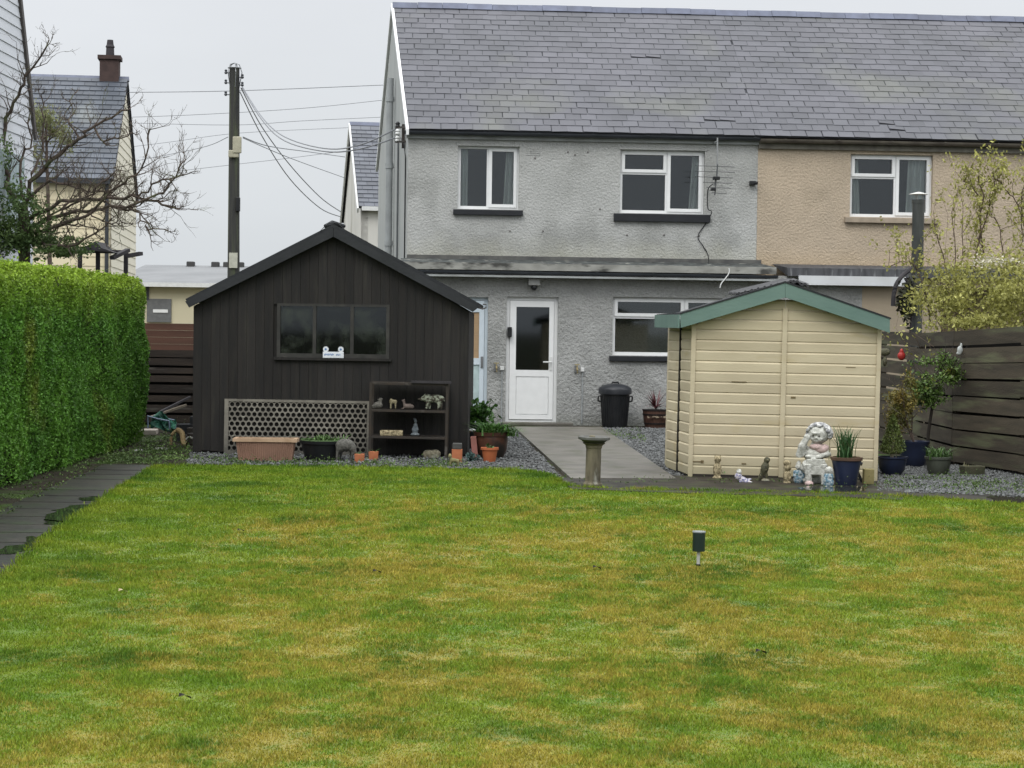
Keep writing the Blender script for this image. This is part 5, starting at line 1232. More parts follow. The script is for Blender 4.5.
m = blades([(rng.normal()*.11, rng.normal()*.08, .2) for _ in range(150)], [random.uniform(.07, .17) for _ in range(150)], .022, 1.0); m.build('leaf', M('soft green leaf', (.11, .19, .06), (.07, .13, .04), ns=10, rough=.5, island=.35, trans=.2), T)

# hexagonal mesh panel
p = G(294, 459); HP = thing('plastic_trellis', 'long weathered plastic trellis of round holes leaning on the black shed', 'trellis', (p[0]-.03, SD.location.y-.05, 0), (R(-2), R(.2), 0))
m = MB(); w_ = .0672; rh_ = w_*.866; ncol = 25; nrow = 10; th_ = .018; X0 = -ncol*w_/2
def sq_hex(a):   # radius of the outer hexagon (pointy top) at angle a
    k = (a % (math.pi/3))-math.pi/6; return (w_/2)/math.cos(k) if False else (w_/2)/math.cos(((a+math.pi/6) % (math.pi/3))-math.pi/6)
for r_ in range(nrow):
    for c_ in range(ncol):
        cx_ = X0+w_*(c_+.5+(.25 if r_ % 2 else -.25)); cz_ = .03+rh_*(r_+.5)+.02
        V1 = []; 
        for k in range(12):
            a = k*math.pi/6+math.pi/6*0
            ro_ = sq_hex(a); V1.append((cx_+ro_*math.cos(a), cz_+ro_*math.sin(a), cx_+.0262*math.cos(a), cz_+.0262*math.sin(a)))
        vs = [(o0, 0, o1) for o0, o1, _, _ in V1]+[(i0, 0, i1) for _, _, i0, i1 in V1]+[(i0, th_, i1) for _, _, i0, i1 in V1]
        m.add(vs, [(k, (k+1) % 12, 12+(k+1) % 12, 12+k) for k in range(12)]+[(12+k, 12+(k+1) % 12, 24+(k+1) % 12, 24+k) for k in range(12)])
m_hp = M('lichened plastic mesh', (.23, .215, .18), (.13, .12, .10), ns=5, rough=.8, c3=(.42, .41, .34), ns3=16, t3=.62, zgrad=(.5, .1, (.03, .032, .03), .85, .3))  # mesh colour darkens towards the bottom
m.build('grid', m_hp, HP)
m = MB(); hw = ncol*w_/2+.02; hz_ = .05+rh_*nrow
m.holes(-hw-.02, hw+.02, .0, hz_+.035, [(-hw+.03, hw-.03, .05, hz_+.005)], -.004, th_+.004); m.build('frame', m_hp, HP)

# metal rack with shelves
p = G(408, 460.5); rD = 22.35
def RX(px, py): q = at(px, py, rD); return q
RK = thing('metal_rack', 'rusty dark metal shelf rack holding animal ornaments against the black shed', 'shelf', (at(408, 460, rD).x, rD, 0), (0, R(.5), 0))
m_rk = M('dark rusty metal', (.032, .030, .027), (.05, .038, .028), ns=7, rough=.6, metal=.2, c3=(.11, .10, .09), ns3=4, t3=.6)
xl_, xr_2 = RX(368.5, 420).x-RK.location.x, RX(447.5, 420).x-RK.location.x
shz = [RX(408, y_).z for y_ in (459.5, 437.0, 410.5, 383.5)]; 
for x_ in (xl_, xr_2-.03):
    for y_ in (0, .34): m = MB(); m.box(x_, x_+.03, y_, y_+.03, 0, shz[3]+.01); m.build('leg', m_rk, RK)
for i, z_ in enumerate(shz):
    m = MB(); m.box(xl_+.031, xr_2-.031, -.002, .028, z_-.022, z_+.006); m.box(xl_+.031, xr_2-.031, .344, .37, z_-.02, z_+.006); m.box(xl_+.031, xr_2-.031, .03, .343, z_-.008, z_-.002); m.build('shelf', m_rk, RK, bevel=.002)
m = MB(); m.box(.02, xr_2+.03, -.03, .02, shz[3]+.008, shz[3]+.035); m.build('top_bar', dw, RK)

# ornaments -------------------------------------------------------
def orn(name, lab, cat, loc, parts, s=1.0, rz=0, voxel=.009, group=None):
    T = thing(name, lab, cat, loc, (0, 0, rz), group)
    for pn_, mat, shp in parts:
        m = MB()
        for q in shp:
            if q[0] == 'e': m.ell([v*s for v in q[1]], [v*s for v in q[2]], 14, Mx=(Matrix.Rotation(R(q[3]), 4, 'Y') if len(q) > 3 else None))
            elif q[0] == 'c': m.tube([Vector(v)*s for v in q[1]], [r_*s for r_ in q[2]], 10); m.ell(Vector(q[1][0])*s, [q[2][0]*s]*3, 10); m.ell(Vector(q[1][-1])*s, [q[2][-1]*s]*3, 10)
            elif q[0] == 'b': m.box(*[v*s for v in q[1]])
        remesh(m, pn_, mat, T, voxel)
    return T
s_ = .01  # shapes below in centimetres
og = M('grey stone ornament', (.20, .19, .165), (.10, .095, .085), ns=40, rough=.85, bump=1, bs=90, c3=(.30, .29, .24), ns3=50, t3=.58)
ogold = M('pale gold ornament', (.42, .37, .24), (.20, .17, .10), ns=38, rough=.7, bump=.9, bs=90)
ob = M('patchy cream brown ornament', (.34, .37, .28), (.07, .06, .045), ns=30, rough=.7, bump=.8, bs=90, contrast=.05)
otan = M('weathered tan stone', (.44, .37, .23), (.17, .14, .08), ns=45, rough=.85, bump=1, bs=90, contrast=.10, c3=(.10, .085, .05), ns3=38, t3=.60)
obr = M('green bronze ornament', (.10, .095, .05), (.045, .045, .03), ns=45, rough=.5, bump=1, bs=90, c3=(.24, .21, .12), ns3=40, t3=.6)
owh = M('weathered white paint', (.62, .62, .57), (.36, .36, .32), ns=36, rough=.6, bump=1, bs=80, c3=(.13, .125, .10), ns3=26, t3=.60)
obl = M('pale blue paint', (.11, .20, .26), (.40, .45, .46), ns=34, rough=.55, c3=(.06, .10, .13), ns3=30, t3=.55, contrast=.06, bump=.8, bs=80)
opk = M('faded pink paint', (.58, .43, .41), (.44, .34, .31), ns=36, rough=.6, bump=.8, bs=80, c3=(.3, .25, .2), ns3=30, t3=.6)
olil = M('lilac and white paint', (.55, .52, .54), (.20, .20, .32), ns=42, rough=.5, contrast=.04, bump=.8, bs=80, c3=(.5, .38, .36), ns3=30, t3=.6)
zs = lambda i: shz[i]+.0075
def on(px, py, i, dy=.14): q = at(px, py, rD+dy); return (q.x, rD+dy, zs(i))
orn('duck_ornament', 'grey seated duck ornament at the left end of the top rack shelf', 'ornament', on(378, 409, 2), [('body', og, [('e', (0, 0, 4.5), (6, 4, 4.2)), ('e', (-4, 0, 3), (3.5, 3, 3)), ('c', [(2.5, 0, 6), (3, 0, 10.5)], [2.2, 1.9]), ('e', (3.2, 0, 11.6), (2.6, 2.2, 2.1)), ('c', [(1, 0, 11.4), (-.8, 0, 11.2)], [1.1, .6])])], s_)
orn('calf_ornament', 'small pale gold calf ornament beside the grey duck on the rack', 'ornament', on(393, 409, 2), [('body', ogold, [('c', [(-2.4, 0, 9), (2.6, 0, 8.8)], [2.6, 2.6]), ('e', (-2.2, -1, 11), (1.8, 1.9, 1.8)), ('e', (3, -.5, 8.6), (1.7, 2, 1.9)), ('c', [(-2.6, -.8, 7.5), (-2.7, -.8, .8)], [1.2, .9]), ('c', [(-2.2, 1.2, 7.5), (-2.0, 1.2, .8)], [1.1, .9]), ('c', [(2.8, -.8, 7.5), (3.0, -.8, .8)], [1.2, .9]), ('c', [(2.8, 1.2, 7.5), (2.6, 1.2, .8)], [1.1, .9])])], s_)
orn('deer_ornament', 'small lying fawn ornament in the middle of the top rack shelf', 'ornament', on(407, 409, 2), [('body', M('pinkish brown ornament', (.19, .15, .13), (.11, .09, .08), ns=12, rough=.8, bump=.4, bs=50), [('e', (2, 0, 3.6), (6.2, 3.2, 3.3)), ('e', (6, 0, 3), (2.6, 2.6, 2.6)), ('c', [(-2.5, 0, 4), (-4, 0, 9)], [2.3, 1.5]), ('e', (-4.4, -.4, 10.2), (2.6, 1.6, 1.6), 15), ('e', (-3, .8, 12), (.7, .5, 1.2)), ('e', (-3, -1.2, 12), (.7, .5, 1.2)), ('c', [(-4, -1, 1), (-7, -1, .9)], [1, .8])])], s_)
orn('boar_ornament', 'large cream and brown standing boar ornament at the right end of the rack shelf', 'ornament', on(432, 410, 2), [('body', ob, [('e', (4, 0, 13), (11, 4.6, 5.2)), ('e', (-6, 0, 13.5), (6, 4.4, 5.0)), ('e', (-10.5, -.5, 13), (3.4, 3, 3.2)), ('c', [(-12, -.5, 12.3), (-16, -.7, 12.2)], [2.1, 1.3]), ('e', (-8.5, 1.8, 17.4), (1.6, 1, 1.7)), ('e', (-8.5, -2.4, 17.2), (1.6, 1, 1.7)), ('c', [(-4.5, -1.8, 11), (-6.5, -1.8, 1.4)], [2.4, 1.5]), ('c', [(-3.5, 2, 11), (-3, 2, 1.4)], [2.2, 1.5]), ('c', [(8.5, -1.8, 11), (7.2, -1.8, 1.4)], [2.5, 1.5]), ('c', [(10, 2, 11), (10.6, 2, 1.4)], [2.3, 1.5]), ('c', [(13.5, 0, 14), (15, 0, 10)], [1, .7])])], s_)
q = on(391.5, 436, 1, .10); T = orn('stone_block', 'pale flat stone block on the middle rack shelf', 'block', q, [('block', otan, [('b', (-13.5, 13.5, -5, 5, 0, 6.5))])], s_, voxel=.012)
orn('figurine', 'slim dark blue grey seated figurine on the middle rack shelf', 'ornament', on(415, 436, 1), [('body', M('blue grey figurine', (.09, .11, .125), (.15, .17, .18), ns=14, rough=.6), [('e', (0, 0, 1.5), (6.2, 5, 1.8)), ('e', (0, 0, 6), (3.8, 3.4, 5)), ('e', (.5, -.5, 12), (2.8, 2.3, 3.5)), ('c', [(-1, -1, 12), (-3.4, -2, 7)], [1.2, 1]), ('c', [(2, -1, 12), (3.6, -2, 7)], [1.2, 1]), ('e', (.4, -.3, 17.4), (2.1, 2.1, 2.5)), ('e', (-.5, 0, 20), (2.4, 2, 1.2))])], s_)
orn('rough_stone', 'mottled rough stone lying on the bottom rack shelf', 'stone', on(431, 458, 0), [('stone', stone, [('e', (-3, 0, 5), (7.5, 6, 5.4)), ('e', (5, 0, 5.2), (7, 6, 5.8)), ('b', (-8, 9, -5, 5, 0, 9))])], s_, voxel=.014)
p = G(345, 462.5)
orn('hog_ornament', 'arched grey wire hog ornament standing on four legs beside the holed trellis', 'ornament', p, [('body', M('grey woven wire', (.14, .135, .12), (.07, .068, .06), ns=40, rough=.8, bump=.9, bs=70), [('e', (0, 0, 20), (11.5, 7, 7.5)), ('e', (-5, 0, 17.5), (6, 6, 6)), ('e', (8, 0, 17), (5, 5.5, 5.5)), ('e', (11, -1, 12.5), (2.8, 2.6, 2.6)), ('c', [(-8.5, -2, 16), (-9.5, -2, 1)], [2.2, 1.3]), ('c', [(-7, 3, 16), (-7.2, 3, 1)], [2, 1.3]), ('c', [(9, -2, 13), (7.2, -2, 1)], [1.9, 1.3]), ('c', [(7, 3, 14), (5.8, 3, 1)], [1.9, 1.3])])], s_, voxel=.011)
for (px, py, dd, lab) in ((359.5, 463, 0, 'small square terracotta pot beside the arched hog ornament'), (373.5, 460.5, 0, 'small square terracotta pot at the left foot of the rack')):
    p = G(px, py); T = thing('terracotta_pot', lab, 'pot', p, group='small square terracotta pots')
    m = MB(); trough(m, .112, .10, .11, .10, .105); m.build('pot_body', terracotta, T, bevel=.004)
    m = blades([(rng.normal()*.02, rng.normal()*.02, .07) for _ in range(9)], [random.uniform(.05, .11) for _ in range(9)], .012, .9); m.build('sprig', leafdk, T)
p = G(457, 463.5); T = thing('terracotta_pot', 'small square terracotta pot with a dark grey cap right of the rack', 'pot', p, group='small square terracotta pots')
m = MB(); trough(m, .12, .115, .12, .115, .165); m.build('pot_body', terracotta, T, bevel=.004); m = MB(); m.box(-.055, .055, -.055, .055, .166, .235); m.build('cap', M('dark grey cap', (.07, .07, .065), rough=.8, bump=.4, bs=40), T, bevel=.01)
p = G(453, 467.5)
orn('cat_ornament', 'thin mossy yellow cat ornament in front of the capped terracotta pot', 'ornament', p, [('body', M('mossy yellow ornament', (.22, .20, .09), (.10, .10, .05), ns=18, rough=.8, bump=.4, bs=50), [('c', [(-2, 0, 8.5), (5, 0, 7.5)], [2.4, 2.3]), ('e', (-3.5, 0, 12.5), (2.3, 2.2, 2.5)), ('c', [(-2.6, 0, 9), (-3.4, 0, 12)], [1.8, 1.6]), ('c', [(-2.8, -1, 8), (-3.2, -1.2, .8)], [1.3, 1]), ('c', [(-1.5, 1, 8), (-1.2, 1.2, .8)], [1.2, 1]), ('c', [(5.4, -1, 7), (6.0, -1.2, .8)], [1.3, 1]), ('c', [(5, 1, 7), (4.6, 1.2, .8)], [1.2, 1]), ('e', (-4.4, .8, 15), (.7, .6, 1)), ('e', (-2.8, .8, 15), (.7, .6, 1))])], s_, voxel=.008)

# corner pots by the blue door
p = G(491, 458.5); T = thing('potted_plant', 'large dark brown pot of strappy green leaves near the white back door', 'potted plant', p, group='potted plants in the garden')
m = MB(); m.lathe([(.14, 0), (.185, .10), (.20, .22), (.195, .27), (.21, .275), (.215, .32), (.195, .32), (.185, .29), (.001, .285)], (0, 0, 0), 28); m.build('pot', M('glazed brown pot', (.075, .032, .02), (.022, .018, .015), ns=3.2, rough=.35, contrast=.08), T, smooth=True)
m = blades([(rng.normal()*.09, rng.normal()*.08, .28) for _ in range(260)], [random.uniform(.12, .30) for _ in range(260)], .020, 1.3, 4)
for k in range(60): pass
m.build('leaf', leafg, T)
m = blades([(.16+rng.normal()*.06, rng.normal()*.06, .27) for _ in range(120)], [random.uniform(.16, .30) for _ in range(120)], .018, 2.0, 4); m.build('leaf', M('mid green leaf', (.09, .18, .05), (.06, .12, .03), ns=9, rough=.45, island=.35, trans=.2), T)
p = G(474, 450); T = thing('potted_plant', 'broad leaved green plant in a tall dark pot beside the blue door', 'potted plant', p, group='potted plants in the garden')
pot(T, .15, .11, .33, blackplastic); lv(T, (.02, 0, .47), (.27, .15, .19), 620, .08, .045, leafg, 18, spread=.3); 
p = G(489.5, 462); T = thing('terracotta_pot', 'small round terracotta flowerpot in front of the large brown pot', 'pot', p, group='flowerpots by the blue door')
pot(T, .105, .068, .17, M('bright terracotta', (.40, .12, .045), (.34, .10, .04), ns=6, rough=.7), rh=.028); lv(T, (0, 0, .18), (.05, .05, .04), 60, .04, .02, leafdk, 6)
p = G(475, 459); T = thing('brick_edging', 'upright faded red brick leaning beside the large brown pot', 'brick', p, (0, R(-6), 0)); m = MB(); m.box(-.03, .04, -.05, .05, .0, .27); m.build('brick', M('faded brick', (.28, .12, .10), (.22, .10, .08), ns=9, rough=.9, bump=.4), T, bevel=.006)
p = G(467, 452); T = thing('bird_ornament', 'thin pale bird ornament on a stalk between the shed corner and brown pot', 'ornament', p)
m = MB(); m.tube([(0, 0, 0), (0, 0, .2), (.015, -.01, .25), (.05, -.01, .27)], .014, 8); m.build('body', otan, T, smooth=True); m = MB(); m.ell((.06, -.01, .275), (.045, .02, .02), 10); m.build('head', offwhite, T, smooth=True)
lvp = thing('potted_plant', 'small blue green sedum clump at the corner of the black shed', 'plant', G(470, 462), group='potted plants in the garden'); lv(lvp, (0, 0, .06), (.08, .06, .07), 240, .035, .02, M('blue green leaf', (.07, .12, .11), (.04, .08, .07), ns=9, rough=.6, island=.3), 9)

# bird bath
p = G(592.5, 487); T = thing('bird_bath', 'weathered stone bird bath on a fluted pedestal at the end of the concrete path', 'bird bath', p, (0, R(1), 0))
st2 = M('mossy brown stone', (.17, .15, .10), (.065, .058, .04), ns=7, rough=.9, bump=.8, bs=45, c3=(.36, .36, .31), ns3=5, t3=.60, stretch=(1.5, 1.5, .5), zgrad=(.05, .0, (.08, .08, .05), .7, .05))
m = MB(); m.lathe([(.105, 0), (.105, .035), (.09, .045), (.082, .06), (.080, .385), (.088, .395), (.088, .415), (.10, .425), (.125, .44)], (0, 0, 0), 8); m.build('pedestal', st2, T, bevel=.006)
m = MB(); m.lathe([(.10, .441), (.13, .465), (.158, .475), (.160, .497), (.148, .505), (.12, .49), (.001, .483)], (0, 0, 0), 28); m.build('bowl', M('grey weathered stone', (.14, .14, .13), (.08, .08, .072), ns=8, rough=.8, bump=.5, bs=40), T, smooth=True)
m = MB(); m.ell((-.02, 0, .50), (.035, .03, .018), 10); m.build('pebble', stone, T)

# dustbin
q = H.matrix_basis @ Vector((L(H, 614, 430, -1.55).x, -1.62, 0)); T = thing('dustbin', 'black plastic dustbin with domed lid and side handle against the extension wall', 'bin', q, HR)
m = MB(); m.lathe([(.19, 0), (.235, .56), (.245, .565), (.245, .59)], (0, 0, 0), 30)
for k in range(30):
    t = 2*math.pi*k/30; m.beam((.196*math.cos(t), .196*math.sin(t), .03), (.232*math.cos(t), .232*math.sin(t), .50), .014, .010)
m.build('bin_body', blackplastic, T, smooth=True)
m = MB(); m.lathe([(.262, .53), (.266, .60), (.255, .625), (.20, .665), (.10, .69), (.001, .695)], (0, 0, 0), 32); m.build('lid', M('black lid', (.02, .022, .026), (.028, .03, .035), rough=.35), T, smooth=True)
m = MB(); m.tube([(-.05, 0, .69), (-.05, 0, .715), (.05, 0, .715), (.05, 0, .69)], .014); m.build('lid_handle', blackplastic, T, smooth=True)
for sx_ in (-1, 1):
    m = MB(); m.tube([(sx_*.235, -.05, .50), (sx_*.27, -.05, .49), (sx_*.27, -.0, .42), (sx_*.23, .03, .41)], .013); m.build('handle', blackplastic, T, smooth=True)
# half barrel with cordyline
q = H.matrix_basis @ Vector((L(H, 653, 430, -1.55).x+.03, -1.62, 0)); T = thing('potted_plant', 'spiky dark red cordyline in a brown half barrel under the kitchen window', 'potted plant', q, HR, group='potted plants in the garden')
m = MB(); m.lathe([(.165, 0), (.195, .14), (.21, .29), (.195, .29), (.19, .25), (.001, .24)], (0, 0, 0), 22)
m.build('pot', M('barrel wood', (.10, .05, .035), (.055, .03, .022), ns=3, stretch=(20, 20, .5), rough=.7), T)
m = MB(); m.lathe([(.186, .06), (.189, .085)], (0, 0, 0), 24); m.lathe([(.206, .2), (.211, .225)], (0, 0, 0), 24); m.lathe([(.213, .27), (.216, .292), (.2, .292)], (0, 0, 0), 24); m.build('hoop', M('dark hoop', (.02, .015, .014), rough=.6), T)
m = MB(); m.box(-.16, .17, -.216, -.207, .165, .195); m.build('name_band', M('worn tan band', (.30, .24, .17), (.05, .03, .02), ns=22, rough=.8, contrast=.05), T)
m = MB(); m.tube([(0, 0, .24), (.0, 0, .32)], .018, 7); m.build('stem', bark, T)
m = MB()
for k in range(46):
    a = random.uniform(0, 6.28); e_ = random.uniform(.15, 1.35); ln = random.uniform(.28, .42); d = Vector((math.cos(a)*math.cos(e_), math.sin(a)*math.cos(e_), math.sin(e_))); sd = Vector((-math.sin(a), math.cos(a), 0)); b0_ = Vector((0, 0, .31)); 
    mid = b0_+d*ln*.55; tip = b0_+d*ln+Vector((0, 0, -.05*math.cos(e_)))
    m.add([b0_-sd*.005, b0_+sd*.005, mid+sd*.009, mid-sd*.009, tip], [(0, 1, 2, 3), (3, 2, 4)])
m.build('leaf', M('dark red leaf', (.16, .055, .06), (.09, .035, .04), ns=9, rough=.5, island=.4), T)

# ---------------- things along the cream shed
orn('owl_ornament', 'weathered tan stone owl ornament, leftmost along the cream shed', 'ornament', G(717, 480), [('body', otan, [('e', (0, 0, 2), (5.5, 4.5, 2.6)), ('e', (0, 0, 11), (4.4, 3.6, 8)), ('e', (-3, -.6, 11), (1.6, 2.2, 6.5)), ('e', (3.2, -.6, 11), (1.6, 2.2, 6.5)), ('e', (.3, -.3, 21.5), (3.9, 3.4, 4)), ('e', (-1.4, -3.2, 22), (1.1, .8, 1.1)), ('e', (1.9, -3.2, 22), (1.1, .8, 1.1)), ('e', (-2.4, 0, 25.4), (1.1, 1, 1.7)), ('e', (2.9, 0, 25.6), (1.1, 1, 1.7))])], s_)
orn('gnome_ornament', 'small lilac and white figure ornament lying beside the tan owl', 'ornament', G(743, 484), [('body', olil, [('e', (0, 0, 4), (7, 3.6, 3.6), 25), ('e', (-5, -1, 8), (4, 3, 4)), ('c', [(3, -1, 3), (9, -2, 1.6)], [1.8, 1.3]), ('c', [(2, 1.5, 3.5), (8, 1.5, 5)], [1.7, 1.2]), ('c', [(-2, -2, 3), (-4, -3, 1)], [1.5, 1.1]), ('c', [(0, -2, 4), (3, -3.5, 1)], [1.4, 1])]), ('head', owh, [('e', (-4.5, -1.2, 12.5), (3, 2.8, 2.7)), ('e', (-4.2, -.4, 14.3), (2.2, 2.2, 1.4))])], s_, voxel=.008)
orn('hawk_ornament', 'dark green bronze hawk ornament perched in the middle of the cream shed foot', 'ornament', G(763.5, 482.5), [('body', obr, [('e', (1, 0, 15), (4.4, 3.6, 7.5), 14), ('e', (-2, .6, 9), (2.4, 2.2, 8), 18), ('c', [(-3.5, 1, 6), (-6.5, 1.5, 0.8)], [1.8, 1]), ('e', (3.2, -.3, 23.6), (3.4, 3.1, 3.3)), ('c', [(4, -2.6, 23.2), (4.4, -4.2, 21.8)], [1, .5]), ('c', [(1.8, -1, 8.5), (1.8, -1, 3.5)], [1.1, .8]), ('c', [(3.6, -.5, 9), (3.8, -.5, 3.5)], [1.1, .8])]), ('base', stone, [('e', (2, -.5, 1.8), (5, 4, 2.6))])], s_)
orn('rabbit_ornament', 'mossy tan stone animal ornament beside the seated child statue', 'ornament', G(787, 485), [('body', otan, [('e', (0, 0, 2), (4.4, 4, 2.6)), ('e', (-.5, 0, 9), (4, 3.4, 6.5)), ('e', (.5, -.4, 18), (4.2, 3.6, 3.6)), ('e', (-.5, -.4, 22.6), (4.4, 3.2, 3.2)), ('c', [(-2.4, -2.5, 12), (-2.5, -3, 6)], [1.5, 1.1]), ('c', [(2.4, -2.5, 12), (2.8, -3, 6)], [1.5, 1.1])])], s_)
# seated child statue
p = G(811.5, 485.5)
def sph(a, e_): return Vector((math.cos(a)*math.cos(e_), math.sin(a)*math.cos(e_), math.sin(e_)))
hd = Vector((6, .5, 52)); hr = 9.6
fd = Vector((-.42, -.86, -.30)).normalized()       # where the face looks: down and to the left
hair = []
for i_ in range(150):
    z_ = 1-2*(i_+.5)/150; r_ = math.sqrt(1-z_*z_); d_ = Vector((r_*math.cos(i_*2.39996), r_*math.sin(i_*2.39996), z_))
    if d_.dot(fd) > .32 or d_.z < -.45: continue
    c_ = hd+d_*(hr+.6); hair.append(('e', tuple(c_), (1.75+.5*random.random(),)*3))
body = [('e', tuple(hd), (9.6, 9.2, 9.8)), ('e', tuple(hd+fd*4.2+Vector((0, 0, -3.6))), (5.6, 4.6, 4.4)), ('c', [(4.5, 1, 45), (3.5, 1, 38)], [4.2, 6]),
        ('e', (2, 1, 31), (9.5, 7.5, 8.5)), ('e', (1, -2, 18), (11.5, 9, 8)),
        ('c', [(-7, 0, 37), (-11, -3, 31), (-9.5, -5.5, 40), (-6.5, -6, 46.5)], [4.4, 4.0, 3.6, 3.0]), ('e', (-5.6, -6.6, 48.5), (3.2, 2.4, 3.6)),
        ('c', [(12, -1, 37), (13, -6, 32), (5, -10, 30)], [3.8, 3.3, 2.5]), ('e', (3, -10.5, 29.5), (3.4, 2.2, 2)), ('e', (-3, -10.4, 30), (5, 2.4, 2.0)), ('e', (-.5, -12.2, 27), (2.6, 1.6, 2.2)),
        ('c', [(-5, -6, 22), (-5, -11, 21), (-4, -11, 5)], [4.6, 4.2, 2.8]), ('c', [(7, -6, 22), (8, -11, 21), (9, -11, 5)], [4.6, 4.2, 2.8]), ('e', (1, 3, 6), (12, 7, 6))]
fc = hd+fd*9.0; rt_ = Vector((.9, -.44, 0)).normalized(); up_ = rt_.cross(fd)*1.0
if up_.z < 0: up_ = -up_
P3 = lambda a, b_, c_=0: tuple(fc+rt_*a+up_*b_+fd*c_)
face = [('e', P3(0, -1.2, .6), (1.4, 1.5, 1.3)), ('e', P3(-3.4, -2.8, -1), (2.4, 2, 2.2)), ('e', P3(3.2, -2.8, -1), (2.4, 2, 2.2)), ('e', P3(0, -4.2, .2), (1.7, 1.1, .7)), ('e', P3(0, -5.4, 0), (1.3, 1.1, .7)), ('e', P3(0, 3.4, -1.2), (4.5, 2.2, 1.4))]
ST = orn('child_statue', 'large weathered white statue of a seated curly haired child with an open book', 'statue', p, [('body', owh, body+face), ('hair', M('curly grey hair paint', (.60, .60, .58), (.20, .20, .21), ns=40, rough=.7, bump=.8, bs=90, contrast=.08), hair),
     ('shirt', opk, [('e', (8, -1.5, 37), (8, 6.4, 5.2)), ('e', (4, -2, 39), (7, 6, 3.6))]), ('book', M('worn white slab', (.52, .52, .47), (.34, .34, .30), ns=22, rough=.8, bump=.8, bs=60), [('b', (-6.5, 9.5, -13.5, -10.8, 11.5, 27.5))]),
     ('shoe', opk, [('e', (-4, -13, 3), (3.9, 5, 3))]), ('shoe', owh, [('e', (10, -13, 3), (3.9, 5, 3))])], s_, voxel=.0065)
ST.scale = (1.18, 1.1, 1.02)
for sx_ in (-1, 1):
    m = MB(); q = Vector(P3(2.7*sx_, 1.0, -.25))*s_; m.ell(q, (.010, .007, .007), 8); m.build('eye', M('dark eye paint', (.05, .04, .035), rough=.5), ST)
orn('gnome_ornament', 'small pale blue figure in a white cap at the left knee of the child statue', 'ornament', G(798.5, 485.2), [('body', obl, [('e', (0, 0, 6), (5.8, 4.5, 5.5)), ('e', (0, 0, 12), (5.4, 4.2, 4.4)), ('c', [(-4.5, -1, 14), (-5, -3, 9)], [1.7, 1.4]), ('c', [(4.5, -1, 14), (5, -3, 9)], [1.7, 1.4])]), ('head', owh, [('e', (0, -.4, 19), (3.9, 3.5, 3.6)), ('e', (0, 0, 22.4), (2.9, 2.8, 2)), ('e', (0, 0, 24.6), (1.3, 1.3, 1.3)), ('e', (0, -3.7, 18.7), (.8, .7, .7))])], s_)
orn('gnome_ornament', 'small pale blue hooded figure at the right knee of the child statue', 'ornament', G(828, 488.5), [('body', obl, [('e', (0, 0, 6), (6, 4.5, 6)), ('e', (.6, 0, 12), (5, 4, 5)), ('c', [(-3.5, -2, 13), (-3.8, -3.4, 8)], [1.6, 1.3])]), ('head', owh, [('e', (.5, -.5, 18.5), (4.4, 3.7, 4)), ('e', (1, .6, 16), (4.8, 3.6, 3.2))]), ('foot', owh, [('e', (-2.5, -3.4, 1.4), (2, 3, 1.6)), ('e', (3, -3.4, 1.4), (2, 3, 1.6))])], s_)
# blue pot of tall leaves
p = G(846, 487); T = thing('potted_plant', 'tall straplike green leaves in a dark blue pot beside the child statue', 'potted plant', p, group='potted plants in the garden')
blue = M('dark blue glaze', (.018, .026, .060), (.012, .016, .034), ns=4, rough=.3, spec=.5)
m = MB(); m.lathe([(.10, 0), (.145, .25), (.15, .27)], (0, 0, 0), 28); m.build('pot', blue, T, smooth=True)
m = MB(); m.lathe([(.150, .271), (.162, .275), (.164, .305), (.145, .307), (.135, .28), (.001, .275)], (0, 0, 0), 28); m.build('rim', M('brown glazed rim', (.13, .075, .05), (.08, .05, .035), ns=7, rough=.4), T, smooth=True)
m = blades([(rng.normal()*.045, rng.normal()*.045, .27) for _ in range(75)], [random.uniform(.22, .46) for _ in range(75)], .018, .5, 4); m.build('leaf', M('dark strap leaf', (.055, .125, .04), (.035, .085, .03), ns=7, rough=.4, island=.35, trans=.15), T)
m = blades([(rng.normal()*.05, rng.normal()*.05, .27) for _ in range(10)], [random.uniform(.34, .46) for _ in range(10)], .008, 1.0, 4); m.build('seed_stalk', M('pale stalk', (.20, .19, .10), rough=.7), T)
# wooden block and iron bracket at the shed corner
p = G(868, 486); T = thing('timber_block', 'mossy yellow timber block upright at the right corner of the cream shed', 'block', (p[0], p[1]+.02, 0), (0, R(1), 0)); m = MB(); m.box(-.05, .055, -.05, .05, 0, .175); m.build('block', M('mossy timber', (.26, .22, .10), (.17, .15, .06), ns=6, rough=.85, bump=.3, bs=30), T, bevel=.006)
p = G(860, 484.5); T = thing('boot_scraper', 'dark iron wedge leaning between blue pot and timber block', 'bracket', (p[0], p[1]+.03, 0)); m = MB(); m.beam((-.06, 0, .21), (.03, -.01, .01), .04, .03); m.tube([(-.07, 0, .20), (-.03, -.01, .235), (.02, 0, .21)], .02, 8); m.build('iron', blackplastic, T)
m = MB(); m.box(-.065, -.03, -.015, .015, 0, .11); m.build('foot', offwhite, T, bevel=.008)
p = G(876, 470)
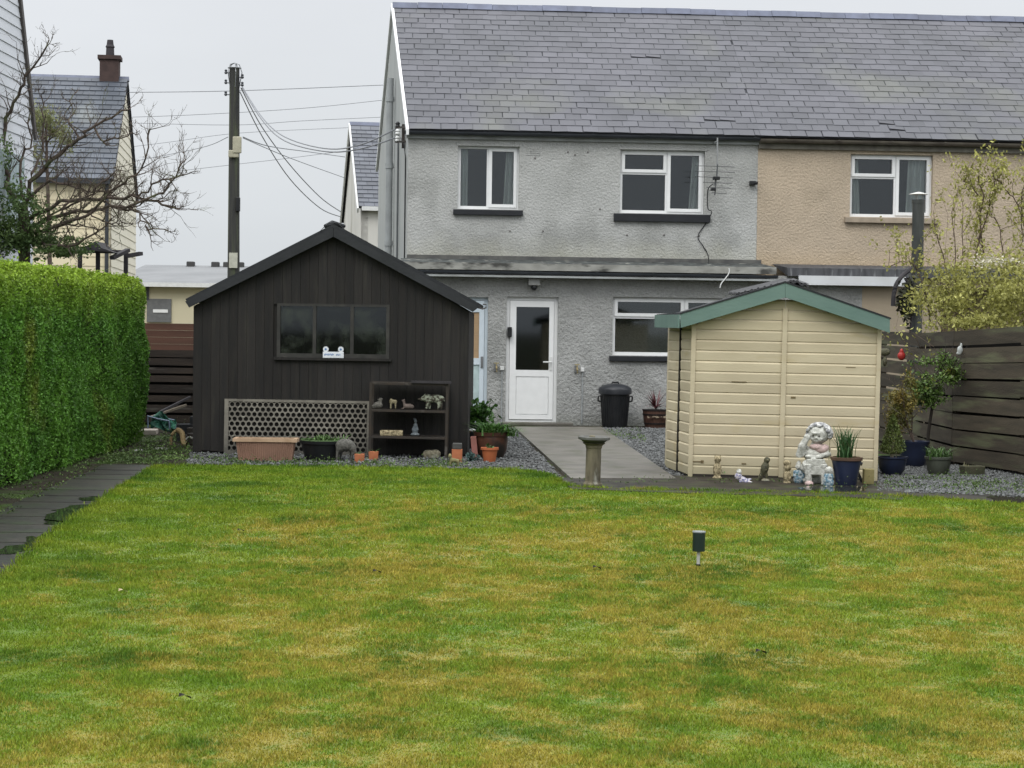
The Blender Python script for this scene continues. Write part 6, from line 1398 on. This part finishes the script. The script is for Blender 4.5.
# pots on the right
p = G(892, 476); T = thing('potted_plant', 'small pointed conifer in a round dark blue bowl beside the cream shed', 'potted plant', p, group='potted plants in the garden')
m = MB(); m.lathe([(.085, 0), (.14, .08), (.155, .19), (.17, .20), (.17, .215), (.15, .215), (.14, .19), (.001, .185)], (0, 0, 0), 28); m.build('pot', blue, T, smooth=True)
m = MB(); m.tube([(0, 0, .18), (0, 0, .55)], [.014, .005], 6)
for k in range(3): m.tube([(-.03+.03*k, -.05, .19), (-.03+.03*k, -.05, .27)], .005, 5)
m.build('trunk', M('pale stem', (.3, .27, .2), rough=.8), T)
hh = rng.random(2600)**1.3; a = rng.uniform(0, 6.28, 2600); rr_ = (.155*(1-hh)**.75)*(.55+.45*rng.random(2600)+.12*np.sin(a*5+hh*9))*np.clip(hh*6+.5, 0, 1)
cp_ = np.stack([rr_*np.cos(a), rr_*np.sin(a), .25+hh*.42], 1)+np.array(T.location)
leaves('foliage', cp_, .032, .010, M('conifer leaf', (.14, .18, .045), (.07, .10, .025), ns=9, rough=.6, island=.45), T, up=1.2)
p = G(914, 467.5); T = thing('potted_plant', 'orange tinted bushy shrub in a deep blue pot behind the conifer', 'potted plant', p, group='potted plants in the garden')
m = MB(); m.lathe([(.11, 0), (.165, .14), (.16, .26), (.175, .28), (.18, .31), (.16, .31), (.15, .28), (.001, .275)], (0, 0, 0), 28); m.build('pot', blue, T, smooth=True)
m = MB(); grow(m, (0, 0, .27), (-.3, 0, 1), .6, .014, 2, rr, kids=4); grow(m, (0, 0, .27), (-.5, .1, 1), .6, .012, 2, rr, kids=4); m.build('stem', bark, T)
lv(T, (-.15, 0, .72), (.24, .18, .44), 2300, .036, .018, M('orange green leaf', (.26, .19, .05), (.13, .14, .035), ns=6, rough=.6, island=.45, trans=.2), 34, spread=.16, shell=.1, name='foliage')
q = at(928, 440, 22.3); T = thing('climbing_shrub', 'leaning green leafy shrub with a bare stem trained up the board fence', 'shrub', (q.x, 22.3, 0))
m = MB(); m.tube(spline([(0, 0, 0), (0, 0, .35), (.05, 0, .75), (.10, 0, 1.0), (.2, .05, 1.35)]), [.024-.0007*i for i in range(21)], 7, cap=False)
for k in range(6): grow(m, (.08, 0, .85+.05*k), (rr.gauss(.1, .6), rr.gauss(0, .3), .7), .4, .008, 1, rr, kids=3)
m.build('stem', M('dark stem', (.03, .025, .02), rough=.8), T)
c1_ = at(925, 388, 22.3); c2_ = at(948, 372, 22.4); o_ = T.location
pp = np.concatenate([clump_pts((c1_.x, 22.25, c1_.z), (.26, .2, .22), 1000, 26, .18, .15), clump_pts((c2_.x, 22.3, c2_.z), (.18, .15, .24), 800, 20, .2, .15), clump_pts((at(935, 402, 22).x, 22.3, at(935, 402, 22).z), (.25, .15, .12), 500, 14, .2, .2), clump_pts((at(938, 362, 22).x, 22.4, at(938, 362, 22).z), (.32, .12, .07), 130, 16, .15, .2)])
leaves('foliage', pp, .042, .022, M('glossy climber leaf', (.12, .19, .045), (.06, .11, .025), ns=4, rough=.4, island=.5, trans=.15, c3=(.26, .24, .04), ns3=5, t3=.60), T)
p = G(938, 475.5); T = thing('potted_plant', 'grey green bowl pot of fresh leaves in front of the board fence', 'potted plant', p, group='potted plants in the garden')
m = MB(); m.lathe([(.085, 0), (.12, .06), (.138, .18), (.15, .185), (.152, .21), (.135, .212), (.125, .185), (.001, .18)], (0, 0, 0), 28); m.build('pot', M('grey green glaze', (.085, .095, .075), (.06, .065, .05), ns=5, rough=.45), T, smooth=True)
m = blades([(rng.normal()*.055, rng.normal()*.055, .18) for _ in range(170)], [random.uniform(.08, .24) for _ in range(170)], .014, 1.1, 3); m.build('leaf', M('fresh leaf', (.10, .18, .05), (.06, .12, .035), ns=9, rough=.5, island=.4, trans=.2), T)
p = G(972, 476); T = thing('stone_trough', 'small mossy dark stone trough at the foot of the right fence', 'planter', p, (0, 0, R(12)))
m = MB(); trough(m, .25, .23, .16, .15, .115); m.build('trough_body', M('mossy dark stone', (.075, .07, .045), (.05, .055, .03), ns=9, rough=.95, bump=.8, bs=40), T, bevel=.012)
m = blades([(rng.normal()*.03-.06, 0, .08) for _ in range(7)], [random.uniform(.05, .12) for _ in range(7)], .01, .5); m.build('stalk', MATS['pale stalk'], T)
# bird ornaments on the fence
q = at(960, 350, 22.35); T = thing('bird_ornament', 'white metal bird ornament hung on the board fence post', 'ornament', (q.x, q.y, q.z))
m = MB(); m.ell((0, 0, 0), (.055, .03, .075), 12); m.ell((.02, 0, .085), (.024, .02, .045), 10); m.tube([(.02, 0, .10), (.0, -.01, .135)], [.014, .004], 6); m.ell((-.02, 0, -.06), (.05, .02, .03), 10); remesh(m, 'body', M('white enamel', (.50, .53, .52), rough=.5), T, .008); T.scale = (.65,)*3
q = at(901.5, 356, 25.0); q.x = 5.20; T = thing('bird_ornament', 'small round red bird ornament hung on the far part of the board fence', 'ornament', (q.x, 25.0*q.x/q.x, q.z))
q = at(901.5, 356, 24.9); T.location = (q.x, 24.9, q.z)
m = MB(); m.ell((0, 0, 0), (.055, .04, .06), 12); m.ell((0, 0, .065), (.028, .03, .03), 10); m.tube([(0, 0, .05), (0, 0, .1)], .006, 5); remesh(m, 'body', M('red enamel', (.40, .035, .03), rough=.4), T, .009)
q = at(885, 352, 23.5); T = thing('hanging_ornament', 'small dark hanging ornament on the fence close to the cream shed', 'ornament', (q.x, 23.5, q.z)); m = MB(); m.ell((0, 0, 0), (.07, .03, .05), 10); m.ell((.0, 0, -.12), (.03, .03, .06), 10); m.tube([(0, 0, .09), (0, 0, -.16)], .008, 5); m.build('body', obr, T, smooth=True)

# solar light
p = G(698, 568.5); T = thing('solar_light', 'dark green garden light box on a grey spike in the middle of the lawn', 'lamp', p, (0, R(.8), R(4)))
m = MB(); m.slab([(.042*math.cos(t), .036*math.sin(t)) for t in [k*math.pi/12 for k in range(24)]], .115, .24); m.build('lamp_head', M('dark green plastic', (.012, .024, .020), (.016, .03, .024), rough=.35), T, bevel=.004)
m = MB(); m.slab([(.045*math.cos(t), .039*math.sin(t)) for t in [k*math.pi/12 for k in range(24)]], .241, .249); m.build('solar_panel', M('grey lid', (.30, .33, .34), rough=.3), T)
m = MB(); m.tube([(0, 0, .03), (0, 0, .115)], .0115, 12); m.build('tube', M('grey tube', (.42, .42, .40), rough=.4), T, smooth=True)
m = MB(); m.tube([(0, 0, 0), (0, 0, .03)], [.006, .016], 8); m.build('spike', blackplastic, T)

# junk by the back fence
p = gp(163, 430); pD = 27.0
def JP(px, py, d=pD): return at(px, py, d)
q = JP(163, 424); T = thing('mesh_bag', 'crumpled green mesh bag draped over a blue metal frame by the back fence', 'bag', (q.x, pD, 0))
m = MB()
for i in range(9):
    for j in range(7):
        pass
gn = []; n_ = 10
vs = [((i/n_-.5)*.36, .05*math.sin(i*1.3+j), .03+.20*j/n_+.03*math.sin(i*.9+j*1.7)+.05*math.sin(i*.5)) for j in range(n_+1) for i in range(n_+1)]
m.add(vs, [(j*(n_+1)+i, j*(n_+1)+i+1, (j+1)*(n_+1)+i+1, (j+1)*(n_+1)+i) for j in range(n_) for i in range(n_)]); m.v = [(x*1.0+.0, y+z*.3, z) for x, y, z in m.v]
m.build('mesh_cloth', M('green netting', (.035, .15, .10), (.02, .06, .045), ns=9, rough=.7, contrast=.08), T)
m = MB(); a_ = [Vector(JP(*v))-T.location for v in ((147, 414), (150, 426))]; a_[0].y = a_[1].y = 0
pts_ = [(JP(148, 428)-T.location), (JP(148, 416)-T.location), (JP(158, 419)-T.location), (JP(169, 421)-T.location), (JP(170, 430)-T.location)]
m.tube([(v.x, v.y, max(v.z, .02)) for v in pts_], .014, 6); m.tube([(v.x+.05, v.y+.2, max(v.z, .02)) for v in pts_], .014, 6); m.build('frame', M('blue grey tube', (.18, .24, .32), rough=.5), T)
q = JP(144, 432, 26.6); T = thing('paving_slab', 'pale broken slab lying near the hedge end', 'slab', (q.x, 26.6, 0), (0, 0, .2)); m = MB(); m.slab([(-.15, -.2), (.16, -.22), (.2, .14), (-.1, .2)], 0, .07); m.build('slab', M('pale slab', (.42, .38, .33), (.34, .30, .26), ns=6, rough=.9), T, bevel=.008)
T = thing('timber_pole', 'long thin pale pole leaning from the ground against the back fence', 'pole', (JP(152, 417).x, 27.6, 0)); m = MB(); m.beam(Vector(JP(151, 417, 27.6))-T.location, Vector(JP(186, 405, 28.6))-T.location, .03, .03); m.build('pole', M('pale stick', (.20, .17, .13), rough=.8), T)
T = thing('timber_pole', 'dark pole propped above the green mesh bag at the shed side', 'pole', (JP(152, 417).x+.1, 27.5, 0)); m = MB(); m.beam(Vector(JP(160, 412, 27.5))-T.location, Vector(JP(190, 397, 28.6))-T.location, .03, .03); m.build('pole', dw, T)
q = gp(182, 447); T = thing('log_pile', 'dark blocks and a pale curved branch heaped at the left corner of the black shed', 'logs', (q.x, q.y, 0))
for k, (dx_, dy_, sz, h_) in enumerate(((0.05, .9, .26, .20), (-.12, 1.0, .22, .24), (.1, .5, .2, .15), (.06, 1.1, .3, .34), (-.02, .6, .12, .12))):
    m = MB(); m.obox((dx_, dy_, h_/2), (sz, sz*.8, h_), Matrix.Rotation(k*.5, 4, 'Z')); m.build('block', M('dark block %s' % ('a' if k % 2 else 'b'), (.028, .03, .033) if k % 2 else (.04, .035, .03), rough=.8), T, bevel=.01)
m = MB(); m.tube(spline([(-.16, .1, .02), (-.15, .12, .14), (-.09, .15, .20), (-.02, .1, .17), (.02, 0, .05), (.06, -.02, .03)]), [.02]*10+[.035]*16, 8); m.build('curved_branch', M('peeled branch', (.30, .22, .11), (.22, .16, .08), ns=9, rough=.8), T, smooth=True)
m = MB(); m.tube(spline([(.06, -.05, .10), (.11, -.06, .13), (.17, -.05, .09), (.16, -.05, .04)]), .014, 6); m.build('wire_loop', M('grey hose', (.35, .35, .33), rough=.5), T)
for k, (a, b_) in enumerate(((161, 450), (139, 451.5))):
    q = gp(a, b_); T = thing('flat_stone', ('pale flat stone between the log pile and the hedge' if k == 0 else 'dull flat stone on the weedy ground nearer the hedge'), 'stone', q, (0, 0, k)); m = MB(); m.ell((0, 0, .012), (.10, .07, .02), 9); m.build('stone', M('dull stone', (.28, .28, .26), rough=.8), T)

# weeds and ground cover
wp = []
def weeds(poly, n, zmax=.05, nc=None):
    Q = np.array([tuple(p[:2]) for p in poly]); c = rng.uniform((Q[:, 0].min(), Q[:, 1].min()), (Q[:, 0].max(), Q[:, 1].max()), (n*3, 2)); k = inpoly(c[:, 0], c[:, 1], Q); c = c[k][:n]
    d = np.array([noise.noise(Vector((a*1.8, b_*1.8, 1))) for a, b_ in c]); c = c[rng.random(len(c)) < np.clip(.45+d*1.6, 0, 1)]
    wp.append(np.concatenate([c, rng.exponential(zmax*.5, (len(c), 1))+.006], 1))
weeds([gp(186, 468), gp(186, 459), gp(330, 459.5), gp(462, 463), gp(470, 467), gp(534, 472), gp(430, 470), gp(300, 468)], 7000, .035)
weeds([(-4.75, 25), (-4.7, 28.9), (-3.9, 28.9), (-3.9, 21), (-4.6, 20.8)], 9000, .07)
weeds([(-4.85, 9), (-4.95, 26), (-4.35, 26), (-4.42, 20.9), (-4.2, 17.2), (-3.95, 14.2), (-3.8, 11), (-3.6, 9)], 4200, .03)
weeds([(-4.5, 20.6), (-3.75, 20.6), (-3.7, 22.6), (-4.6, 23)], 2500, .05)
weeds([gp(882, 494), gp(884, 478), gp(955, 476), gp(1060, 486), gp(1060, 499), gp(985, 496)], 6500, .035)
weeds([gp(600, 431), gp(640, 431), gp(650, 445), gp(615, 440)], 1500, .03)
weeds([gp(545, 477), gp(572, 480), gp(690, 480), gp(690, 486), gp(640, 487), gp(575, 489)], 500, .03)
weeds([gp(696, 482), gp(696, 486), gp(800, 489), gp(880, 490), gp(880, 486)], 420, .05)
tag(leaves('weeds', np.concatenate(wp), .026, .015, M('weed leaf', (.11, .17, .045), (.06, .105, .03), ns=2, rough=.55, island=.5, trans=.15), up=.3), 'low green weeds and moss around sheds, hedge foot and gravel', kind='stuff')
# leaves and scraps on the lawn
fl_ = [(241, 535, 'dark', 'small dark fallen leaf on the far left of the lawn'), (377, 577, 'dark', 'small dark fallen leaf on the lawn below the metal rack'), (123, 597, 'pale', 'pale curled fallen leaf on the lawn near the garden path'), (761, 659, 'dark', 'dark curled leaf on the lawn below the solar light'), (597, 573, 'dark', 'brown leaf left of the solar light'), (185, 705, 'dark', 'dark scrap near the bottom left of the lawn')]
m_fl = {'dark': M('dead leaf dark', (.02, .017, .015), rough=.7), 'pale': M('dead leaf pale', (.48, .40, .24), rough=.7)}
for a, b_, k, lab in fl_:
    q = gp(a, b_); m = MB(); vs = []
    for i in range(5):
        t = i/4; w2_ = .014*math.sin(math.pi*min(max(t, .08), .95)); vs += [(-.026+.052*t, -w2_, .034+.010*math.sin(t*3)), (-.026+.052*t, w2_, .038+.012*math.cos(t*3))]
    m.add(vs, [(2*i, 2*i+2, 2*i+3, 2*i+1) for i in range(4)]); m.v = [(x+q.x, y+q.y, z) for x, y, z in m.v]
    tag(m.build('fallen_leaf', m_fl[k], loc=(q.x, q.y, .012)), lab, 'leaf', 'fallen leaves on the lawn')
